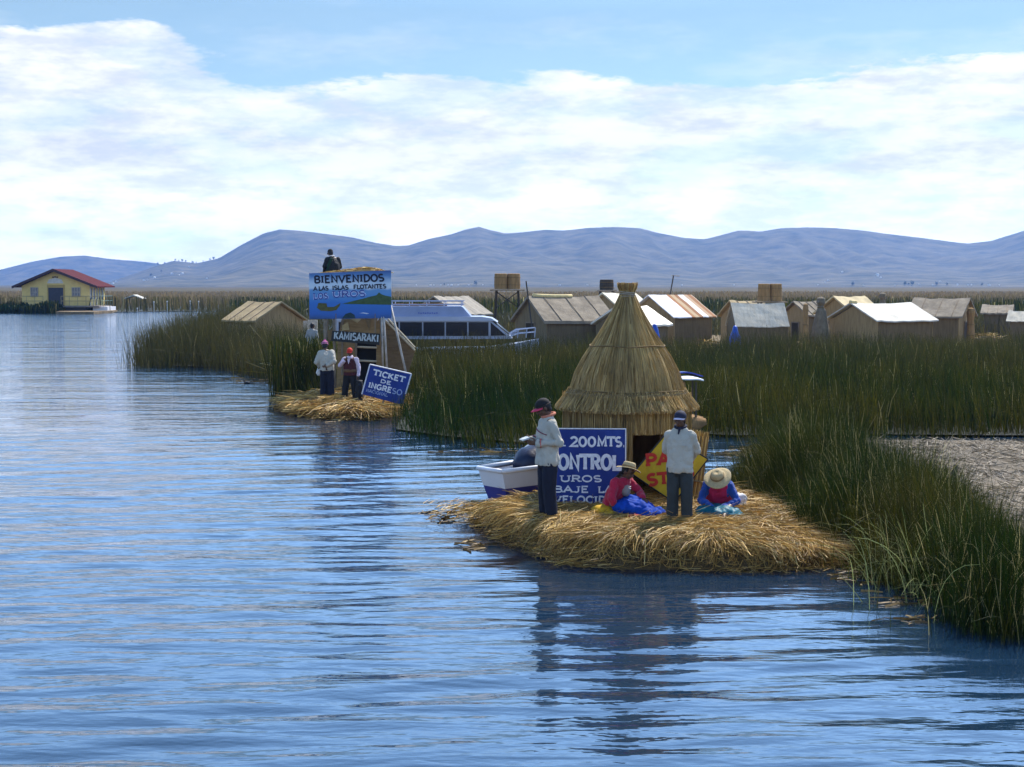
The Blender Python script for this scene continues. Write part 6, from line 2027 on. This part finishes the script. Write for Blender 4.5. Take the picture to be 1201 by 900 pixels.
def man_redcap():
    d = 40.2
    loc = on_straw(411, 469, d, g2)
    sc = (at(412, 407, d).z - loc.z) / 1.66
    legs = [((.088, 0, .80), (.13, -.01, .44), (.155, .02, .085), (.18, -.13, .035)), ((-.088, 0, .80), (-.15, -.01, .44), (-.19, .02, .085), (-.22, -.13, .035))]
    arms = [((.185, 0, 1.30), (.26, .03, 1.03), (.27, -.06, .80), (0, -.2, -1), (-1, 0, 0)), ((-.185, 0, 1.30), (-.30, -.08, 1.10), (-.12, -.19, 1.25), (.6, -.2, .7), (.3, .9, .2))]
    o, hc, Rm = figure('man in red cap and dark maroon vest on the far island', loc, R(-10), sc, SPINE, SHO, (0, -.03, 1.495), (12, 0, -6), arms, legs, .012)
    shirt(o, SHIRT[2:], arms, mat('lilac_shirt', (.55, .46, .54), .9, .1, 8), .015, seed=31.)
    bm = bmesh.new()
    loft(bm, [((0, 0, .80), .205, .155), ((0, 0, .95), .20, .158), ((0, 0, 1.12), .20, .157), ((0, 0, 1.24), .185, .148), ((0, 0, 1.325), .13, .115)])
    v = fused('vest', bm, .015, mat('maroon_vest', (.060, .015, .018), .9, .2, 7, .4, 50), o, 2, .015, 9)
    bm = bmesh.new(); prism(bm, [(-.05, -.158, 1.32), (.05, -.158, 1.32), (0, -.172, 1.15)], (0, .03, 0)); obj('collar', bm, mat('lilac_shirt', (.55, .46, .54)), o)
    bm = bmesh.new(); loft(bm, [((0, 0, .90), .206, .163), ((0, 0, .96), .207, .165), ((0, 0, .99), .203, .162)]); obj('vest_band', bm, mat('band_brown', (.13, .075, .04), .9, .3, 12), v, smooth=True)
    trousers(o, legs, mat('black_trousers', (.012, .012, .014), .9, .2, 4), PELV, voxel=.015, r=(.115, .10, .09)); shoes(o, legs, black_shoe)
    hairdo(o, hc, Rm)
    red = mat('red_cap', (.55, .035, .018), .8, .15, 8)
    cap(o, hc, Rm, red, red, brim=.06, tall=.095)
    p = o.matrix_basis @ Vector((.30, -.08, .70))
    bm = bmesh.new(); loft(bm, [((0, 0, -.62), .10, .17), ((0, 0, -.30), .12, .18), ((0, 0, -.04), .09, .15)]); tube(bm, [(0, -.1, -.08), (0, -.08, .06), (0, .08, .06), (0, .1, -.08)], .015, 6)
    b = fused('dark_bag', bm, .016, mat('bag_black', (.010, .010, .012), .7, .2, 5), None, 2, .03, 8); b.location = p; tag(b, 'long black bag held by the man in the red cap', 'bag')
man_redcap()
def man_reeds():
    d = 51.0
    t = at(366, 377, d)
    loc = Vector((t.x, d, t.z - 1.6))
    o, hc, Rm = figure('person in pale shirt standing deep in the reeds below the billboard', loc, R(150), .96, SPINE, SHO, (0, -.02, 1.495), (5, 0, 0), [((.185, 0, 1.30), (.25, .02, 1.05), (.2, -.1, .85), (0, -.2, -1), (-1, 0, 0)), ((-.185, 0, 1.30), (-.25, .02, 1.05), (-.2, -.1, .85), (0, -.2, -1), (1, 0, 0))], STAND_LEGS, .016)
    shirt(o, SHIRT, [((.185, 0, 1.30), (.25, .02, 1.05), (.2, -.1, .85)), ((-.185, 0, 1.30), (-.25, .02, 1.05), (-.2, -.1, .85))], mat('pale_grey_shirt', (.27, .265, .25), .9, .1, 8), .018)
    trousers(o, STAND_LEGS, navy, PELV, voxel=.018)
    hairdo(o, hc, Rm)
man_reeds()
def man_tower():
    d = 44.3
    b = at(391, 322.5, d); t = at(394, 291, d)
    sc = (t.z - b.z) / .86
    loc = Vector((b.x, d, b.z))
    sp = [(0, .02, .08), (0, .03, .24), (.01, -.02, .42), (.03, -.09, .56)]
    sh = [(.185, -.05, .50), (-.185, -.05, .50)]
    arms = [(sh[0], (.25, -.12, .26), (.13, -.30, .16), (-.5, -.8, -.1), (0, 0, -1)), (sh[1], (-.25, -.10, .26), (-.13, -.28, .16), (.5, -.8, -.1), (0, 0, -1))]
    legs = [((.09, -.02, .09), (.15, -.36, .30), (.13, -.50, .02), (.13, -.62, .0)), ((-.09, -.02, .09), (-.15, -.36, .30), (-.13, -.50, .02), (-.13, -.62, .0))]
    o, hc, Rm = figure('man in black jacket and cap sitting on top of the lookout tower, seen from behind', loc, R(205), sc, sp, sh, (.045, -.15, .70), (20, 0, 10), arms, legs, .014)
    rings = [((0, .02, .0), .20, .16), ((0, .03, .18), .20, .165), ((0, .0, .34), .205, .16), ((.01, -.03, .46), .195, .13), ((.02, -.06, .53), .14, .10), ((.03, -.08, .585), .08, .075)]
    shirt(o, rings, arms, mat('black_jacket', (.012, .014, .017), .8, .3, 6, .4, 40), .016, name='jacket', ar=(.09, .08))
    bm = bmesh.new(); limb(bm, [(.10, .10, .50), (.17, .06, .30), (.19, .02, .10)], [.05, .06, .05], 10); fused('green_panel', bm, .016, mat('dark_green_cloth', (.010, .035, .022), .9, .2), o, 2)
    bm = bmesh.new(); tube(bm, [(.03 + .082 * math.cos(a), -.085 + .082 * math.sin(a), .595 + .02 * math.sin(a)) for a in np.linspace(0, 2 * math.pi, 20)], .016, 6, cap=False); obj('collar', bm, mat('trim_white', (.7, .7, .7)), o)
    trousers(o, legs, navy, [((0, .02, .0), .16, .13), ((0, .02, .14), .16, .13)], r=(.10, .085, .07), voxel=.016)
    shoes(o, legs, black_shoe); hairdo(o, hc, Rm)
    cap(o, hc, Rm, mat('black_cap', (.014, .013, .014)), mat('black_cap', (.014, .013, .014)))
man_tower()

# a coot swimming near the left reeds
def coot():
    p = onz(290, 450.5)
    bm = bmesh.new()
    blob(bm, (0, 0, .06), (.20, .10, .09), None, 16); blob(bm, (.17, 0, .10), (.08, .03, .035), Matrix.Rotation(-.4, 3, 'Y'), 10)
    limb(bm, [(-.14, 0, .10), (-.19, 0, .20), (-.20, 0, .24)], [.05, .035, .04], 10); limb(bm, [(-.22, 0, .235), (-.29, 0, .225)], [.02, .006], 8)
    o = fused('coot', bm, .014, mat('coot_black', (.014, .014, .016), .5, .2, 9), None, 2); o.location = p; o.scale = (.6,) * 3
    tag(o, 'small dark water bird swimming in front of the left reed bed', 'bird')
coot()
